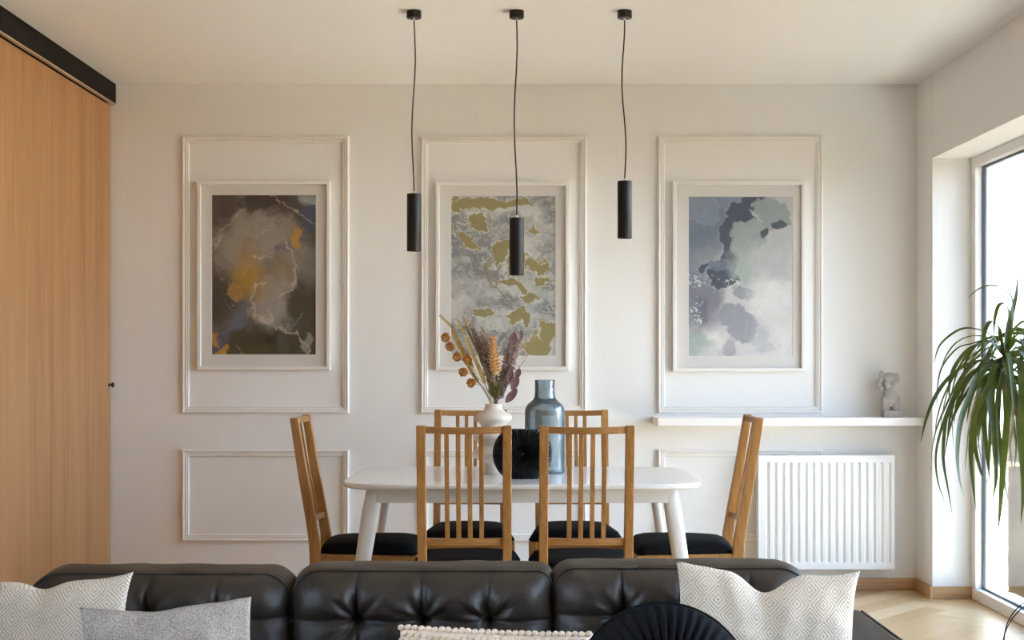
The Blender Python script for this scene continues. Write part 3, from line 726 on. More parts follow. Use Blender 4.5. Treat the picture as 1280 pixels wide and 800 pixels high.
# ------------------------------------------------------------------ chairs (facing +Y in their own space)
def yb(z): return -0.215-(max(z, 0.45)-0.45)*0.157 - (0.004 if z > 0.7 else 0)
def make_chair():
    t = empty('dining_chair')
    for s in (-1, 1):
        bm = BM(); rings = []; x = s*0.1585
        for z, w, d_ in ((0, 0.014, 0.016), (0.2, 0.0155, 0.019), (0.40, 0.0165, 0.0225), (0.47, 0.0165, 0.0225), (0.56, 0.0165, 0.021), (0.75, 0.0165, 0.019), (0.99, 0.0165, 0.0165)):
            y = yb(z) if z >= 0.45 else -0.215-(0.45-z)**2*0.30
            rings.append([(x-w, y-d_, z), (x+w, y-d_, z), (x+w, y+d_, z), (x-w, y+d_, z)])
        loft(bm, rings); obj('back_post', bm, M['oakz'], t, bevel=0.003)
        bm = BM(); xf = s*0.193
        rings = [[(xf-w, 0.190-w, z), (xf+w, 0.190-w, z), (xf+w, 0.190+w, z), (xf-w, 0.190+w, z)] for z, w in ((0, 0.014), (0.424, 0.018))]
        loft(bm, rings); obj('leg', bm, M['oakz'], t, bevel=0.003)
    def rail(name, z, hz, dy, dip, bow):
        bm = BM(); rings = []
        for k in range(13):
            f = -1+k/6; x = 0.143*f; y = yb(z)-bow*(1-f*f); zz = z-dip*(1-f*f)
            rings.append([(x, y-dy, zz-hz), (x, y+dy, zz-hz), (x, y+dy, zz+hz), (x, y-dy, zz+hz)])
        loft(bm, rings); bmesh.ops.recalc_face_normals(bm, faces=bm.faces); obj(name, bm, M['oakx'], t, bevel=0.002)
    rail('top_rail', 0.9745, 0.0125, 0.011, 0.003, 0.020); rail('lower_rail', 0.5545, 0.0125, 0.010, 0.0, 0.014)
    for i in range(4):
        x = (i-1.5)*0.0425; bm = BM(); rings = []; f = x/0.143
        for z in (0.560, 0.68, 0.82, 0.965):
            u = (z-0.56)/0.405; y = yb(z)-(0.014+0.006*u)*(1-f*f); w = 0.0085
            rings.append([(x-w, y-0.006, z), (x+w, y-0.006, z), (x+w, y+0.006, z), (x-w, y+0.006, z)])
        loft(bm, rings); obj('slat', bm, M['oakz'], t, bevel=0.0015)
    bm = BM(); z0, z1 = 0.368, 0.427
    def bar(a, b, w):
        a, b = Vector(a+(0,)), Vector(b+(0,)); d_ = (b-a).normalized(); n_ = Vector((-d_.y, d_.x, 0))*w
        loft(bm, [[a-n_+Vector((0,0,z0)), a+n_+Vector((0,0,z0)), a+n_+Vector((0,0,z1)), a-n_+Vector((0,0,z1))], [b-n_+Vector((0,0,z0)), b+n_+Vector((0,0,z0)), b+n_+Vector((0,0,z1)), b-n_+Vector((0,0,z1))]])
    bar((-0.180, 0.194), (0.180, 0.194), 0.010); bar((-0.145, -0.212), (0.145, -0.212), 0.010)
    bar((-0.160, -0.195), (-0.196, 0.175), 0.010); bar((0.160, -0.195), (0.196, 0.175), 0.010)
    bmesh.ops.recalc_face_normals(bm, faces=bm.faces); obj('seat_frame', bm, M['oakx'], t, bevel=0.002)
    # padded seat
    bm = BM(); N = 22; top = []; bot = []
    for j in range(N+1):
        v = -1+2*j/N; rt = []; rb = []
        for i in range(N+1):
            u = -1+2*i/N; m = max(abs(u), abs(v), 1e-9); a, b = u/m, v/m
            pn = max(abs(a)**9+abs(b)**9, 1e-9)**(-1/9) if max(abs(u), abs(v)) > 1e-6 else 0; U_, V_ = u*pn*1.0, v*pn
            y = 0.002+V_*0.212; hw = 0.193+0.027*V_ if V_ > -0.75 else 0.172 - 0.012*((-V_-0.75)/0.25)
            x = U_*hw; e_ = m**7
            z = 0.4275+0.045*(1-e_)**0.5 + 0.009*(1-u*u)*(1-v*v) + 0.0015*mnoise.noise((x*14, y*14, 3))
            rt.append(bm.verts.new((x, y, z))); rb.append(bm.verts.new((x*0.97, y*0.97, 0.4268)) if m < 0.999 else rt[-1])
        top.append(rt); bot.append(rb)
    for j in range(N):
        for i in range(N):
            bm.faces.new((top[j][i], top[j][i+1], top[j+1][i+1], top[j+1][i]))
            try: bm.faces.new((bot[j][i], bot[j+1][i], bot[j+1][i+1], bot[j][i+1]))
            except ValueError: pass
    obj('seat_cushion', bm, M['velvet'], t, smooth=True)
    return t
proto = make_chair()
spots = [(-0.190, 5.155, 0.006, 'oak dining chair with black seat, back to the sofa, in front of the white vase'),
         (0.264, 5.155, 0.0, 'oak dining chair, its back to the sofa, in front of the blue glass bottle'),
         (-0.213, 6.045, PI, 'oak dining chair with black seat, back to the wall, behind the white vase'),
         (0.271, 6.045, PI, 'oak dining chair behind the table, seen just right of the blue bottle'),
         (-0.612, 5.63, -PI/2, 'oak dining chair with black seat at the table end nearest the oak door'),
         (0.712, 5.64, PI/2-0.02, 'oak dining chair with black seat at the table end nearest the radiator')]
for i, (x, y, r, lab) in enumerate(spots):
    c = proto if i == 0 else copy_tree(proto)
    c.location = (x, y, 0); c.rotation_euler = (0, 0, r); tag(c, lab, 'chair', 'oak dining chairs around the table')

# ------------------------------------------------------------------ pendant lamps
def make_pendant():
    t = empty('pendant_lamp')
    return t
def pendant(x, ytop, ybot, wob, label, seed):
    YP = 5.56; X = (x-CX)*YP/F; z1 = EYE-(ytop-CY)*YP/F; z0 = EYE-(ybot-CY)*YP/F
    t = empty('pendant_lamp', (X, YP, H), 0, label, 'pendant lamp', 'black pendant lamps over the table')
    bm = BM(); lathe(bm, [(0, 0), (0.0305, 0), (0.0305, -0.012), (0.0298, -0.0125), (0.0298, -0.014), (0.0305, -0.0145), (0.0305, -0.029), (0.029, -0.031), (0, -0.031)], 40)
    bmesh.ops.recalc_face_normals(bm, faces=bm.faces); obj('ceiling_canopy', bm, M['black'], t)
    bm = BM(); lathe(bm, [(0, -0.031), (0.005, -0.031), (0.005, -0.037), (0.003, -0.041), (0, -0.041)], 16); bmesh.ops.recalc_face_normals(bm, faces=bm.faces); obj('cord_grip', bm, M['chrome'], t)
    zt = z1-H; n = 40; rs = random.Random(seed); pts = []
    for k in range(n+1):
        f = k/n; z = -0.036+(zt+0.008+0.036)*f; e_ = math.sin(PI*f)
        pts.append((wob*e_*math.sin(f*5.2+seed)*0.010, wob*e_*math.cos(f*4+seed)*0.006, z))
    bm = BM(); tube(bm, pts, 0.0030, 8); obj('cord', bm, M['cord'], t, smooth=True)
    L = z1-z0; R = 0.0302
    bm = BM(); lathe(bm, [(0, zt), (R-0.001, zt), (R, zt-0.001), (R, zt-L+0.0005), (R-0.0003, zt-L), (R-0.0022, zt-L), (R-0.0022, zt-L+0.03), (0, zt-L+0.03)], 48)
    bmesh.ops.recalc_face_normals(bm, faces=bm.faces); sh = obj('lamp_shade', bm, M['black'], t, smooth=True)
    es = sh.modifiers.new('es', 'EDGE_SPLIT'); es.split_angle = math.radians(35)
    bm = BM(); lathe(bm, [(0.004, zt+0.012), (0.0045, zt), (0, zt)], 16); obj('cord_grip', bm, M['chrome'], t)
    bm = BM(); lathe(bm, [(0, zt-L+0.006), (R-0.0026, zt-L+0.006), (R-0.0026, zt-L+0.012), (0, zt-L+0.012)], 32); bmesh.ops.recalc_face_normals(bm, faces=bm.faces); obj('lens', bm, M['lens'], t)
pendant(517.5, 242.5, 314, 1.0, 'black cylinder pendant lamp on a cord, the one nearest the oak door', 1)
pendant(645.8, 272.5, 344, 1.0, 'black cylinder pendant lamp on a cord, hanging lowest, in the middle', 2)
pendant(780.8, 226.5, 298, 1.3, 'black cylinder pendant lamp on a cord, hanging highest, nearest the window', 3)

# ------------------------------------------------------------------ things on the table
def vase():
    Y = 5.69; X = (617-CX)*Y/F
    t = empty('ceramic_vase', (X, Y, TZ), 0, 'matt cream ceramic vase with stacked round bulges holding dried flowers', 'vase')
    key = [(0.044, 0), (0.047, 0.006), (0.046, 0.03), (0.050, 0.050), (0.070, 0.060), (0.090, 0.072), (0.094, 0.082), (0.088, 0.096), (0.070, 0.113), (0.064, 0.124),
           (0.070, 0.136), (0.084, 0.150), (0.088, 0.162), (0.082, 0.176), (0.062, 0.192), (0.054, 0.204), (0.060, 0.216), (0.074, 0.228), (0.079, 0.240), (0.074, 0.254), (0.056, 0.266),
           (0.043, 0.275), (0.038, 0.285), (0.0365, 0.296), (0.0355, 0.3005), (0.033, 0.3015), (0.031, 0.298), (0.031, 0.27), (0.028, 0.2)]
    pr = [(p.x, p.y) for p in spline([Vector((r, z, 0)) for r, z in key], 110)]
    bm = BM(); lathe(bm, [(0, 0)]+pr+[(0, 0.2)], 56); bmesh.ops.recalc_face_normals(bm, faces=bm.faces)
    obj('body', bm, M['ceramic'], t, smooth=True)
    return Vector((X, Y, TZ+0.30))
VT = vase()

def bottle():
    Y = 5.74; X = (681-CX)*Y/F
    t = empty('glass_bottle', (X, Y, TZ), 0, 'tall smoky blue glass bottle with a wide neck standing on the white table', 'bottle')
    key = [(0.080, 0.0), (0.086, 0.004), (0.0872, 0.012), (0.0872, 0.10), (0.0872, 0.20), (0.0872, 0.26), (0.084, 0.282), (0.074, 0.298), (0.060, 0.310), (0.049, 0.322), (0.0445, 0.336), (0.0435, 0.36), (0.0435, 0.398), (0.0450, 0.403)]
    pr = [(p.x, p.y) for p in spline([Vector((r, z, 0)) for r, z in key], 60)]
    inner = [(max(r-0.004, 0.001), max(z, 0.008)) for r, z in pr[::-1]]
    bm = BM(); lathe(bm, [(0, 0)]+pr+inner+[(0, 0.008)], 56); bmesh.ops.recalc_face_normals(bm, faces=bm.faces)
    obj('body', bm, M['blueglass'], t, smooth=True)
bottle()

def disc_vase():
    Y = 5.46; X = (653-CX)*Y/F
    t = empty('pleated_vase', (X, Y, TZ), 0, 'black round disc shaped vase with fine radial pleats beside the cream vase', 'vase')
    n, R = 360, 0.122; hz = 0.1025; pl = 60
    def row(r, th, amp):
        out = []
        for i in range(n):
            a = 2*PI*i/n; w = (0.5-abs(((a*pl/(2*PI)) % 1)-0.5))*2
            x = r*math.cos(a); z = r*math.sin(a)
            z = max(-hz+0.0005*(R-r)/R, min(hz-0.0005*(R-r)/R, z))
            out.append(Vector((x, -(th+amp*(w-0.5)), z+hz)))
        return out
    bm = BM()
    prof = [(0.006, -0.008, 0), (0.010, 0.003, 0.0008), (0.016, 0.013, 0.0022), (0.03, 0.024, 0.0092), (0.05, 0.032, 0.0042), (0.075, 0.035, 0.0082), (0.10, 0.032, 0.0064), (0.114, 0.025, 0.0088), (0.122, 0.014, 0.005), (0.1235, 0.0, 0)]
    front = [row(*p) for p in prof]; back = [[Vector((v.x, -v.y, v.z)) for v in r] for r in front[:-1]][::-1]
    loft(bm, front+back); bmesh.ops.recalc_face_normals(bm, faces=bm.faces)
    obj('body', bm, M['pleat'], t)
M['pleat'] = plain('matt_black_ceramic', (0.013, 0.013, 0.015, 1), 0.42, 0.08, 20)
disc_vase()

# dried flowers
def petal(bm, base, d_, nrm, L, W, n=8, curl=0.0):
    d_ = d_.normalized(); side = d_.cross(nrm).normalized(); rows = []
    for k in range(n+1):
        f = k/n; w = W*math.sin(PI*min(1, f*0.93+0.04))**0.8; p = base+d_*L*f+nrm*curl*f*f*L
        rows.append([bm.verts.new(p-side*w), bm.verts.new(p-nrm*w*0.25), bm.verts.new(p+side*w)])
    for a, b in zip(rows, rows[1:]):
        for i in range(2): bm.faces.new((a[i], a[i+1], b[i+1], b[i]))
DF = {'ochre': plain('ochre_dried_pod', lin(200, 148, 84), 0.9, 0.25, 150, 0.5, 200), 'straw': plain('straw_coloured_grass', lin(196, 170, 112), 0.8, 0.2, 60),
      'grey': plain('grey_brown_seed_plume', lin(172, 154, 140), 0.9, 0.25, 120), 'wheat': plain('orange_wheat_head', lin(222, 178, 120), 0.85, 0.2, 120),
      'green': plain('dull_green_leaf', lin(152, 148, 100), 0.7, 0.2, 40), 'plum': plain('plum_dried_leaf', lin(112, 78, 78), 0.7, 0.2, 60),
      'brown': plain('dark_brown_stem', lin(84, 66, 50), 0.8, 0.15, 60), 'mauve': plain('mauve_brown_spray', lin(160, 138, 130), 0.9, 0.25, 120), 'tan': plain('tan_twig', lin(150, 128, 104), 0.8, 0.15, 50)}
YV = 5.69
def stem_path(pts, dy, jit=0):
    n = len(pts)-1
    P = [px(x, y, YV+dy*(i/n)) for i, (x, y) in enumerate(pts)]
    P = [Vector((VT.x+(P[0].x-VT.x)*0.3, YV, TZ+0.215))]+P
    return spline(P, 26)
GRP = 'dried flowers in the cream vase'
def stem(name, pts, dy, label, mat=None, r=0.0013):
    P = stem_path(pts, dy); root = empty(name, P[0], 0, label, 'dried flower', GRP); o0 = Vector(P[0])
    P = [p-o0 for p in P]; bm = BM(); tube(bm, P, [r*(1.25-0.6*i/26) for i in range(27)], 6)
    obj('stem', bm, mat or DF['brown'], root, smooth=True)
    return root, P, o0
def nrm(rs): return Vector((rs.uniform(-1, 1), rs.uniform(-1, 1), rs.uniform(-1, 1))).normalized()

# round pods, six of them on fanned side stalks
rs = random.Random(5)
root, P, o0 = stem('dried_pod_stem', [(612, 500), (596, 474), (577, 448), (562, 425), (557, 421)], -0.05, 'dried stem with ochre round pods arching out to the left of the bunch')
for (x, y, dy) in ((557, 422, -0.05), (562.5, 433, -0.06), (571.5, 446, -0.05), (584.5, 449.5, -0.03), (579, 465, -0.07), (589, 478.5, -0.08)):
    c_ = px(x, y, YV+dy)-o0; bm = BM(); Rp = 0.0185
    for k in range(90):
        a = math.acos(1-2*(k+0.5)/90); b_ = PI*(1+5**0.5)*k; n_ = Vector((math.sin(a)*math.cos(b_), math.sin(a)*math.sin(b_), math.cos(a)))
        petal(bm, c_+n_*Rp*0.45, n_, n_.orthogonal().normalized(), Rp*(0.60+0.25*rs.random()), 0.0042, 3)
    ball(bm, c_, Rp*0.72, 2); h = obj('seed_pod', bm, DF['ochre'], root)
    near = min(P, key=lambda q: (q-c_-Vector((0.01, 0, -0.03))).length)
    bm = BM(); tube(bm, spline([near, near.lerp(c_, 0.5)+Vector((0.003, 0, -0.004)), c_], 8), 0.0008, 5); obj('stalk', bm, DF['brown'], root, smooth=True)
# straw grass blades
for k, (pts, dy, lab) in enumerate((([(612, 500), (597, 470), (581, 440), (566, 412), (554, 398.5)], 0.02, 'long straw coloured grass stem reaching furthest up and left'),
                     ([(613, 500), (602, 470), (590, 440), (579, 415), (575, 406)], -0.02, 'straw coloured grass stem just right of the round pods'),
                     ([(615, 500), (606, 468), (598, 440), (588, 420), (581, 401)], 0.04, 'fine upright straw grass stem in the left half of the bunch'))):
    root, P, o0 = stem('dried_grass_stem', pts, dy, lab, DF['straw'], 0.0012)
    bm = BM(); rs = random.Random(k)
    for i in range(12, 27):
        d_ = (P[min(i+1, 26)]-P[i-1]).normalized()
        for s_ in (-1, 1): petal(bm, P[i], (d_+Vector((s_*0.16, rs.uniform(-.15, .15), 0))), Vector((0, -1, 0)), 0.042*(1.2-0.022*i), 0.0030, 6)
    obj('grass_head', bm, DF['straw'], root)
for k, (pts, dy, lab) in enumerate((([(611, 500), (594, 472), (580, 446), (570, 425), (566, 412)], -0.04, 'short straw grass stem among the round pods'),
                     ([(614, 500), (604, 474), (595, 452), (587, 436), (583, 424)], -0.06, 'short bushy straw grass stem in front of the olive blade'))):
    root, P, o0 = stem('dried_grass_stem', pts, dy, lab, DF['straw'], 0.0012)
    bm = BM(); rs = random.Random(k+50)
    for i in range(9, 27):
        d_ = (P[min(i+1, 26)]-P[i-1]).normalized()
        for s_ in (-1, 1): petal(bm, P[i], (d_+Vector((s_*0.28, rs.uniform(-.3, .3), 0))), Vector((0, -1, 0)), 0.034*(1.2-0.022*i), 0.0042, 6)
    obj('grass_head', bm, DF['straw'], root)
# tall green-straw blades
for k, (pts, lab) in enumerate((([(617, 500), (612, 468), (600, 436), (590, 410), (587, 404)], 'flat olive blade standing behind the straw grasses'),
                                ([(620, 500), (620, 465), (611, 436), (605, 415), (600, 407)], 'pale green thin blade rising beside the grey plume'))):
    root, P, o0 = stem('dried_flower_stem', pts, 0.03, lab, DF['green'], 0.0012)
    bm = BM()
    rows = []
    for i in range(6, 27):
        f = (i-6)/20; w = 0.0085*math.sin(PI*(f*0.95+0.04))**0.7; rows.append([bm.verts.new(P[i]+Vector((-w, 0, 0))), bm.verts.new(P[i]+Vector((0, 0.002, 0))), bm.verts.new(P[i]+Vector((w, 0, 0)))])
    for a, b in zip(rows, rows[1:]):
        for i in range(2): bm.faces.new((a[i], a[i+1], b[i+1], b[i]))
    obj('blade', bm, DF['green'], root, smooth=True)
# grey-brown plumes
def plume(name, pts, dy, label, mat, start, size, dens, seed, wid=1.0):
    root, P, o0 = stem(name, pts, dy, label); rs = random.Random(seed); bm = BM()
    for i in range(start, 27):
        f = (i-start)/(26-start); R_ = size*wid*(0.35+0.9*math.sin(PI*(0.15+0.75*f)))
        for k in range(dens):
            n_ = nrm(rs); b_ = P[i]+n_*R_*rs.random()**0.6; b_ += (P[min(i+1, 26)]-P[i])*rs.random()
            ball(bm, b_, 0.0022+0.0018*rs.random(), 1, (1, 1, 1.6), Euler((rs.random()*3, rs.random()*3, 0)))
            if k % 3 == 0: petal(bm, P[i], (n_+Vector((0, 0, 1.0))), Vector((0, -1, 0)), R_*1.3, 0.0022, 3)
    obj('plume', bm, mat, root)
plume('dried_seed_plume', [(619, 500), (613, 480), (605, 450), (596, 425), (590, 405)], 0.0, 'grey brown feathery seed plume, the tallest one left of centre', DF['grey'], 7, 0.015, 26, 7)
plume('dried_seed_plume', [(620, 500), (616, 480), (609, 455), (606, 430), (603, 418)], -0.03, 'grey brown feathery seed plume in the middle of the bunch', DF['grey'], 6, 0.020, 30, 8)
plume('dried_seed_plume', [(622, 500), (629, 480), (636, 455), (643, 435), (645, 427)], 0.0, 'mauve brown dense seed spray leaning to the right', DF['mauve'], 7, 0.026, 38, 9)
plume('dried_seed_plume', [(622, 500), (627, 488), (632, 468), (638, 450), (640, 445)], -0.03, 'short mauve brown seed spray low on the right of the bunch', DF['mauve'], 6, 0.023, 32, 10)
# wheat head
root, P, o0 = stem('dried_wheat_head', [(619, 500), (619, 480), (619, 462), (617, 440), (615, 422)], -0.07, 'orange bristly wheat like head standing in the centre of the bunch', DF['straw'])
bm = BM(); rs = random.Random(3)
for i in range(15, 27):
    for k in range(18):
        a = 2*PI*(k+0.5*(i % 2))/18; n_ = Vector((math.cos(a), math.sin(a), 0.9)); f = (i-15)/11; petal(bm, P[i]+Vector((math.cos(a), math.sin(a), 0))*0.011*(1-0.5*f*f), n_, Vector((0, 0, 1)).cross(n_).normalized(), 0.016*(1-0.45*f)+0.004, 0.0034, 3)
tube(bm, P[14:], [0.012*(1-0.6*(i/12)**2)+0.001 for i in range(13)], 8)
obj('wheat_head', bm, DF['wheat'], root)
# green folded buds
for k, (pts, lab) in enumerate((([(619, 500), (620, 488), (622, 470)], 'dull green folded leaf bud low in the centre of the bunch'), ([(618, 500), (615, 482), (611, 466)], 'small brown green folded leaf left of the wheat head'))):
    root, P, o0 = stem('dried_leaf_bud', pts, -0.10, lab, DF['green'])
    bm = BM()
    for j in range(6):
        a = j*PI/3; petal(bm, P[10], (P[26]-P[10])+Vector((math.cos(a)*0.012, math.sin(a)*0.012, 0)), Vector((math.cos(a), math.sin(a), 0)), 0.095-0.006*j, 0.017, 8, 0.1)
    obj('folded_leaf', bm, DF['green'], root, smooth=True)
# plum leaves
root, P, o0 = stem('dried_plum_branch', [(622, 500), (630, 488), (637, 466), (645, 446), (649, 430), (652, 414)], -0.02, 'dark stem with plum coloured oval leaves at the right of the bunch')
for (x, y, dx, dz, L, W) in ((640, 432, 0.15, 1, 0.060, 0.016), (651.5, 427, 0.0, 1, 0.052, 0.0075), (640, 488, 0.35, 1, 0.070, 0.019), (632, 503, 0.65, 0.75, 0.075, 0.017), (645, 473, 0.35, 1, 0.045, 0.014), (637, 478, 0.1, 1, 0.06, 0.015)):
    bm = BM(); c_ = px(x, y, YV-0.05)-o0; petal(bm, c_, Vector((dx, 0.1, dz)), Vector((0.2, -1, 0.1)).normalized(), L, W, 10, 0.08); obj('leaf', bm, DF['plum'], root, smooth=True)
# fine twig sprays
for k, (pts, lab, tips) in enumerate((([(622, 500), (631, 470), (640, 445), (652, 430), (660, 424)], 'thin twig with tiny buds reaching furthest right', 12), ([(621, 500), (627, 470), (630, 445), (629, 426), (627, 420)], 'thin pale twig with tiny buds between wheat head and plum leaves', 12),
                   ([(622, 500), (634, 480), (645, 465), (652, 455), (656, 450)], 'thin twig with tiny buds low on the right', 10))):
    root, P, o0 = stem('dried_twig_spray', pts, 0.02-0.04*k, lab, DF['tan'], 0.0009); bm = BM(); rs = random.Random(20+k)
    for j in range(tips):
        i = rs.randint(14, 26); e_ = P[i]+Vector((rs.uniform(-0.022, 0.022), rs.uniform(-0.01, 0.01), rs.uniform(0.005, 0.03)))
        tube(bm, [P[i], P[i].lerp(e_, 0.5)+Vector((0, 0, -0.003)), e_], 0.0005, 4)
        for m2 in range(4): ball(bm, P[i].lerp(e_, 0.4+0.2*m2)+Vector((rs.uniform(-.003, .003), 0, rs.uniform(-.003, .003))), 0.0019, 1)
    tag(obj('buds', bm, DF['tan'] if k == 1 else DF['mauve'], root), kind='stuff')

# ------------------------------------------------------------------ sofa
SX0, SX1 = -1.117, 0.675
sofa = empty('leather_sofa', (-0.22, 2.9, 0), 0, 'dark brown leather three seat sofa with button tufted back, in the foreground', 'sofa')
SO = Vector(sofa.location)
def back_cushion(x0, x1, ztop, seams, zseam, rl, rr, seed, dirty=0.0):
    z0 = 0.36; hw, hz = (x1-x0)/2, (ztop-z0)/2; cx_, cz_ = (x0+x1)/2, (ztop+z0)/2
    Yf, Yb_ = 2.965, 3.095; N1, N2 = 110, 80
    def rad(sx, sz): return (rr if sx > 0 else rl) if sz > 0 else 0.03
    def edge(a, b):       # boundary of a rounded rectangle in the direction of the square's boundary point (a, b)
        x, z = a*hw, b*hz; r = rad(a, b); ex, ez = hw-r, hz-r
        if abs(x) > ex and abs(z) > ez:
            dx, dz = abs(x)-ex, abs(z)-ez; l_ = math.hypot(dx, dz); k_ = r/max(l_, 1e-9)
            if l_ > r or True:
                x = math.copysign(ex+dx*k_, x); z = math.copysign(ez+dz*k_, z)
        return x, z
    fold = random.Random(seed)
    dirs = [[fold.random()*6.28 for _ in range(7)] for _ in range(12)]
    def depth(x, z, m):
        X = x+cx_; Z = z+cz_
        d = 0.030*(1-m**8)
        sd = 9
        for s_ in seams: sd = min(sd, abs(X-s_))
        zd = min(abs(Z-zseam), abs(Z-(zseam-0.17)))
        puff = 0.020*(1-math.exp(-(sd/0.016)))+0.016*(1-math.exp(-(zd/0.016)))
        d += puff*(1-m**10)
        d -= 0.006*math.exp(-(sd/0.0022)**2)*(1-m**20)+0.004*math.exp(-(zd/0.0020)**2)
        for k, s_ in enumerate(seams):
            for q_, zz in enumerate((zseam, zseam-0.17)):
                dx, dz = X-s_, Z-zz; r = math.hypot(dx, dz); d -= 0.030*math.exp(-(r/0.020))
                an = math.atan2(dz, dx)
                for j, a0 in enumerate(dirs[(k*2+q_) % 12]):
                    da = (an-a0+PI) % (2*PI)-PI
                    w_ = 0.16+0.04*(j % 3)
                    d -= 0.0065*math.exp(-(da/w_)**2)*math.exp(-((r-0.030)/0.034)**2)
                    d += 0.0045*math.exp(-((da-0.36)/w_)**2)*math.exp(-((r-0.034)/0.034)**2)
        for k, s_ in enumerate(seams):
            dx, dz = X-s_, Z-zseam; r = math.hypot(dx, dz)
            if r < 0.12: d += 0.0035*math.exp(-((r-0.045)/0.035)**2)*mnoise.noise((math.atan2(dz, dx)*4.5, r*6, seed+k*3.3))*2
        d += 0.0035*mnoise.noise((X*9, Z*9, seed))+0.0025*mnoise.noise((X*26, Z*13, seed+3))+0.0012*mnoise.noise((X*60, Z*34, seed+5))
        return d
    bm = BM(); G = []
    for j in range(N2+1):
        b = -1+2*j/N2; row = []
        for i in range(N1+1):
            a = -1+2*i/N1; m = max(abs(a), abs(b), 1e-6); ex, ez = edge(a/m, b/m); x, z = ex*m, ez*m
            row.append(bm.verts.new((cx_+x-SO.x, Yf-depth(x, z, m)-SO.y, cz_+z)))
        G.append(row)
    for j in range(N2):
        for i in range(N1): bm.faces.new((G[j][i], G[j][i+1], G[j+1][i+1], G[j+1][i]))
    ring = [G[0][i] for i in range(N1)]+[G[j][N1] for j in range(N2)]+[G[N2][i] for i in range(N1, 0, -1)]+[G[j][0] for j in range(N2, 0, -1)]
    prev = ring; n = len(ring); pipe = [Vector(v.co) for v in ring]
    for k, (f, o_) in enumerate(((0.015, 0.0015), (0.10, 0.006), (0.3, 0.009), (0.5, 0.0105), (0.72, 0.0095), (0.9, 0.005), (1.0, 0.0), (1.0, -0.02))):
        cur = []
        for v in pipe:
            d_ = Vector((v.x-(cx_-SO.x), 0, v.z-cz_)); dn = Vector((d_.x/hw, 0, d_.z/hz)); dn.normalize()
            wv = 0.0035*mnoise.noise((v.x*11+f*3, f*4, v.z*9+seed)) if 0 < f < 1 else 0
            cur.append(bm.verts.new((v.x+dn.x*(o_+wv), (Yf-SO.y)+(Yb_-Yf)*f + (0.012 if o_ < 0 else 0), v.z+dn.z*(o_+wv))))
        for i in range(n): bm.faces.new((prev[i], cur[i], cur[(i+1) % n], prev[(i+1) % n]))
        prev = cur
    bm.faces.new(prev[::-1])
    bmesh.ops.recalc_face_normals(bm, faces=bm.faces)
    o = obj('back_cushion', bm, M['leather'], sofa, smooth=True)
    bm = BM(); tube(bm, [v+Vector((0, -0.001, 0)) for v in pipe], 0.0028, 6, True); obj('piping', bm, M['piping'], o, smooth=True)
    for side in (0, 1):
        bm = BM()
        L_ = [v for v in pipe if (v.x > (cx_-SO.x)+hw*0.9 if side else v.x < (cx_-SO.x)-hw*0.9) and v.z > 0.42]
        L_.sort(key=lambda v: v.z)
        for a_, b_ in zip(L_[::2], L_[1::2]):
            sh_ = Vector((-0.006 if side else 0.006, -0.003, -0.002))
            tube(bm, [a_+sh_, b_+sh_], 0.0007, 5)
        tag(obj('stitching', bm, M['thread'], o), kind='stuff')
    def surf(X, Z):
        x, z = X-cx_, Z-cz_; m = max(abs(x)/hw, abs(z)/hz); return (X-SO.x, Yf-depth(x, z, m)-0.0002-SO.y, Z)
    for s_ in seams:
        bm = BM(); zt_ = ztop-0.004
        tube(bm, [surf(s_+0.0008, z0+0.05+(zt_-z0-0.05)*i/90) for i in range(91)], 0.0016, 6); obj('seam', bm, M['piping'], o, smooth=True)
    bm = BM(); tube(bm, [surf(x0+0.004+(x1-x0-0.008)*i/160, zseam+0.0006) for i in range(161)], 0.0015, 6); obj('seam', bm, M['piping'], o, smooth=True)
    for s_ in seams:
        for zz in (zseam, zseam-0.17):
            x = s_-cx_; z = zz-cz_; m = max(abs(x)/hw, abs(z)/hz); bm = BM(); ball(bm, (s_-SO.x, Yf-depth(x, z, m)-0.002-SO.y, zz), 0.007, 2, (1, 0.5, 1))
            obj('button', bm, M['piping'], o, smooth=True)
def fx(x): return (x-CX)*2.965/F
back_cushion(fx(30), fx(364), 0.7535, [fx(103), fx(190), fx(277)], 0.660, 0.085, 0.065, 11)
back_cushion(fx(366), fx(690), 0.760, [fx(449), fx(529.5), fx(612)], 0.6555, 0.06, 0.035, 12)
back_cushion(fx(691.5), fx(1014), 0.766, [fx(776), fx(855), fx(934)], 0.667, 0.05, 0.075, 13)
SF = lambda x0, x1, y0, y1, z0, z1: (x0-SO.x, x1-SO.x, y0-SO.y, y1-SO.y, z0, z1)
bm = BM(); box(bm, *SF(SX0-0.02, SX1+0.02, 3.10, 3.27, 0.12, 0.600)); obj('back_frame', bm, M['leather'], sofa, bevel=0.035, seg=4)
bm = BM(); box(bm, *SF(SX0-0.02, SX1+0.02, 2.28, 3.10, 0.12, 0.28)); obj('seat_base', bm, M['leather'], sofa, bevel=0.02, seg=3)
w_ = (SX1-SX0)/3
for k in range(3):
    bm = BM(); box(bm, *SF(SX0+k*w_+0.002, SX0+(k+1)*w_-0.002, 2.26, 2.955, 0.28, 0.415)); obj('seat_cushion', bm, M['leather'], sofa, bevel=0.035, seg=4)
for s_ in (-1, 1):
    xa, xb = (SX1+0.012, SX1+0.185) if s_ > 0 else (SX0-0.185, SX0-0.012)
    bm = BM(); box(bm, *SF(xa, xb, 2.26, 3.262, 0.12, 0.622)); a_ = obj('armrest', bm, M['leather'], sofa, bevel=0.028, seg=5)
    bm = BM(); xo = xb-0.012 if s_ > 0 else xa+0.012
    tube(bm, [(xo-SO.x, y-SO.y, 0.6195) for y in (2.29, 2.5, 2.8, 3.0, 3.23)], 0.0030, 6); obj('piping', bm, M['piping'], a_, smooth=True)
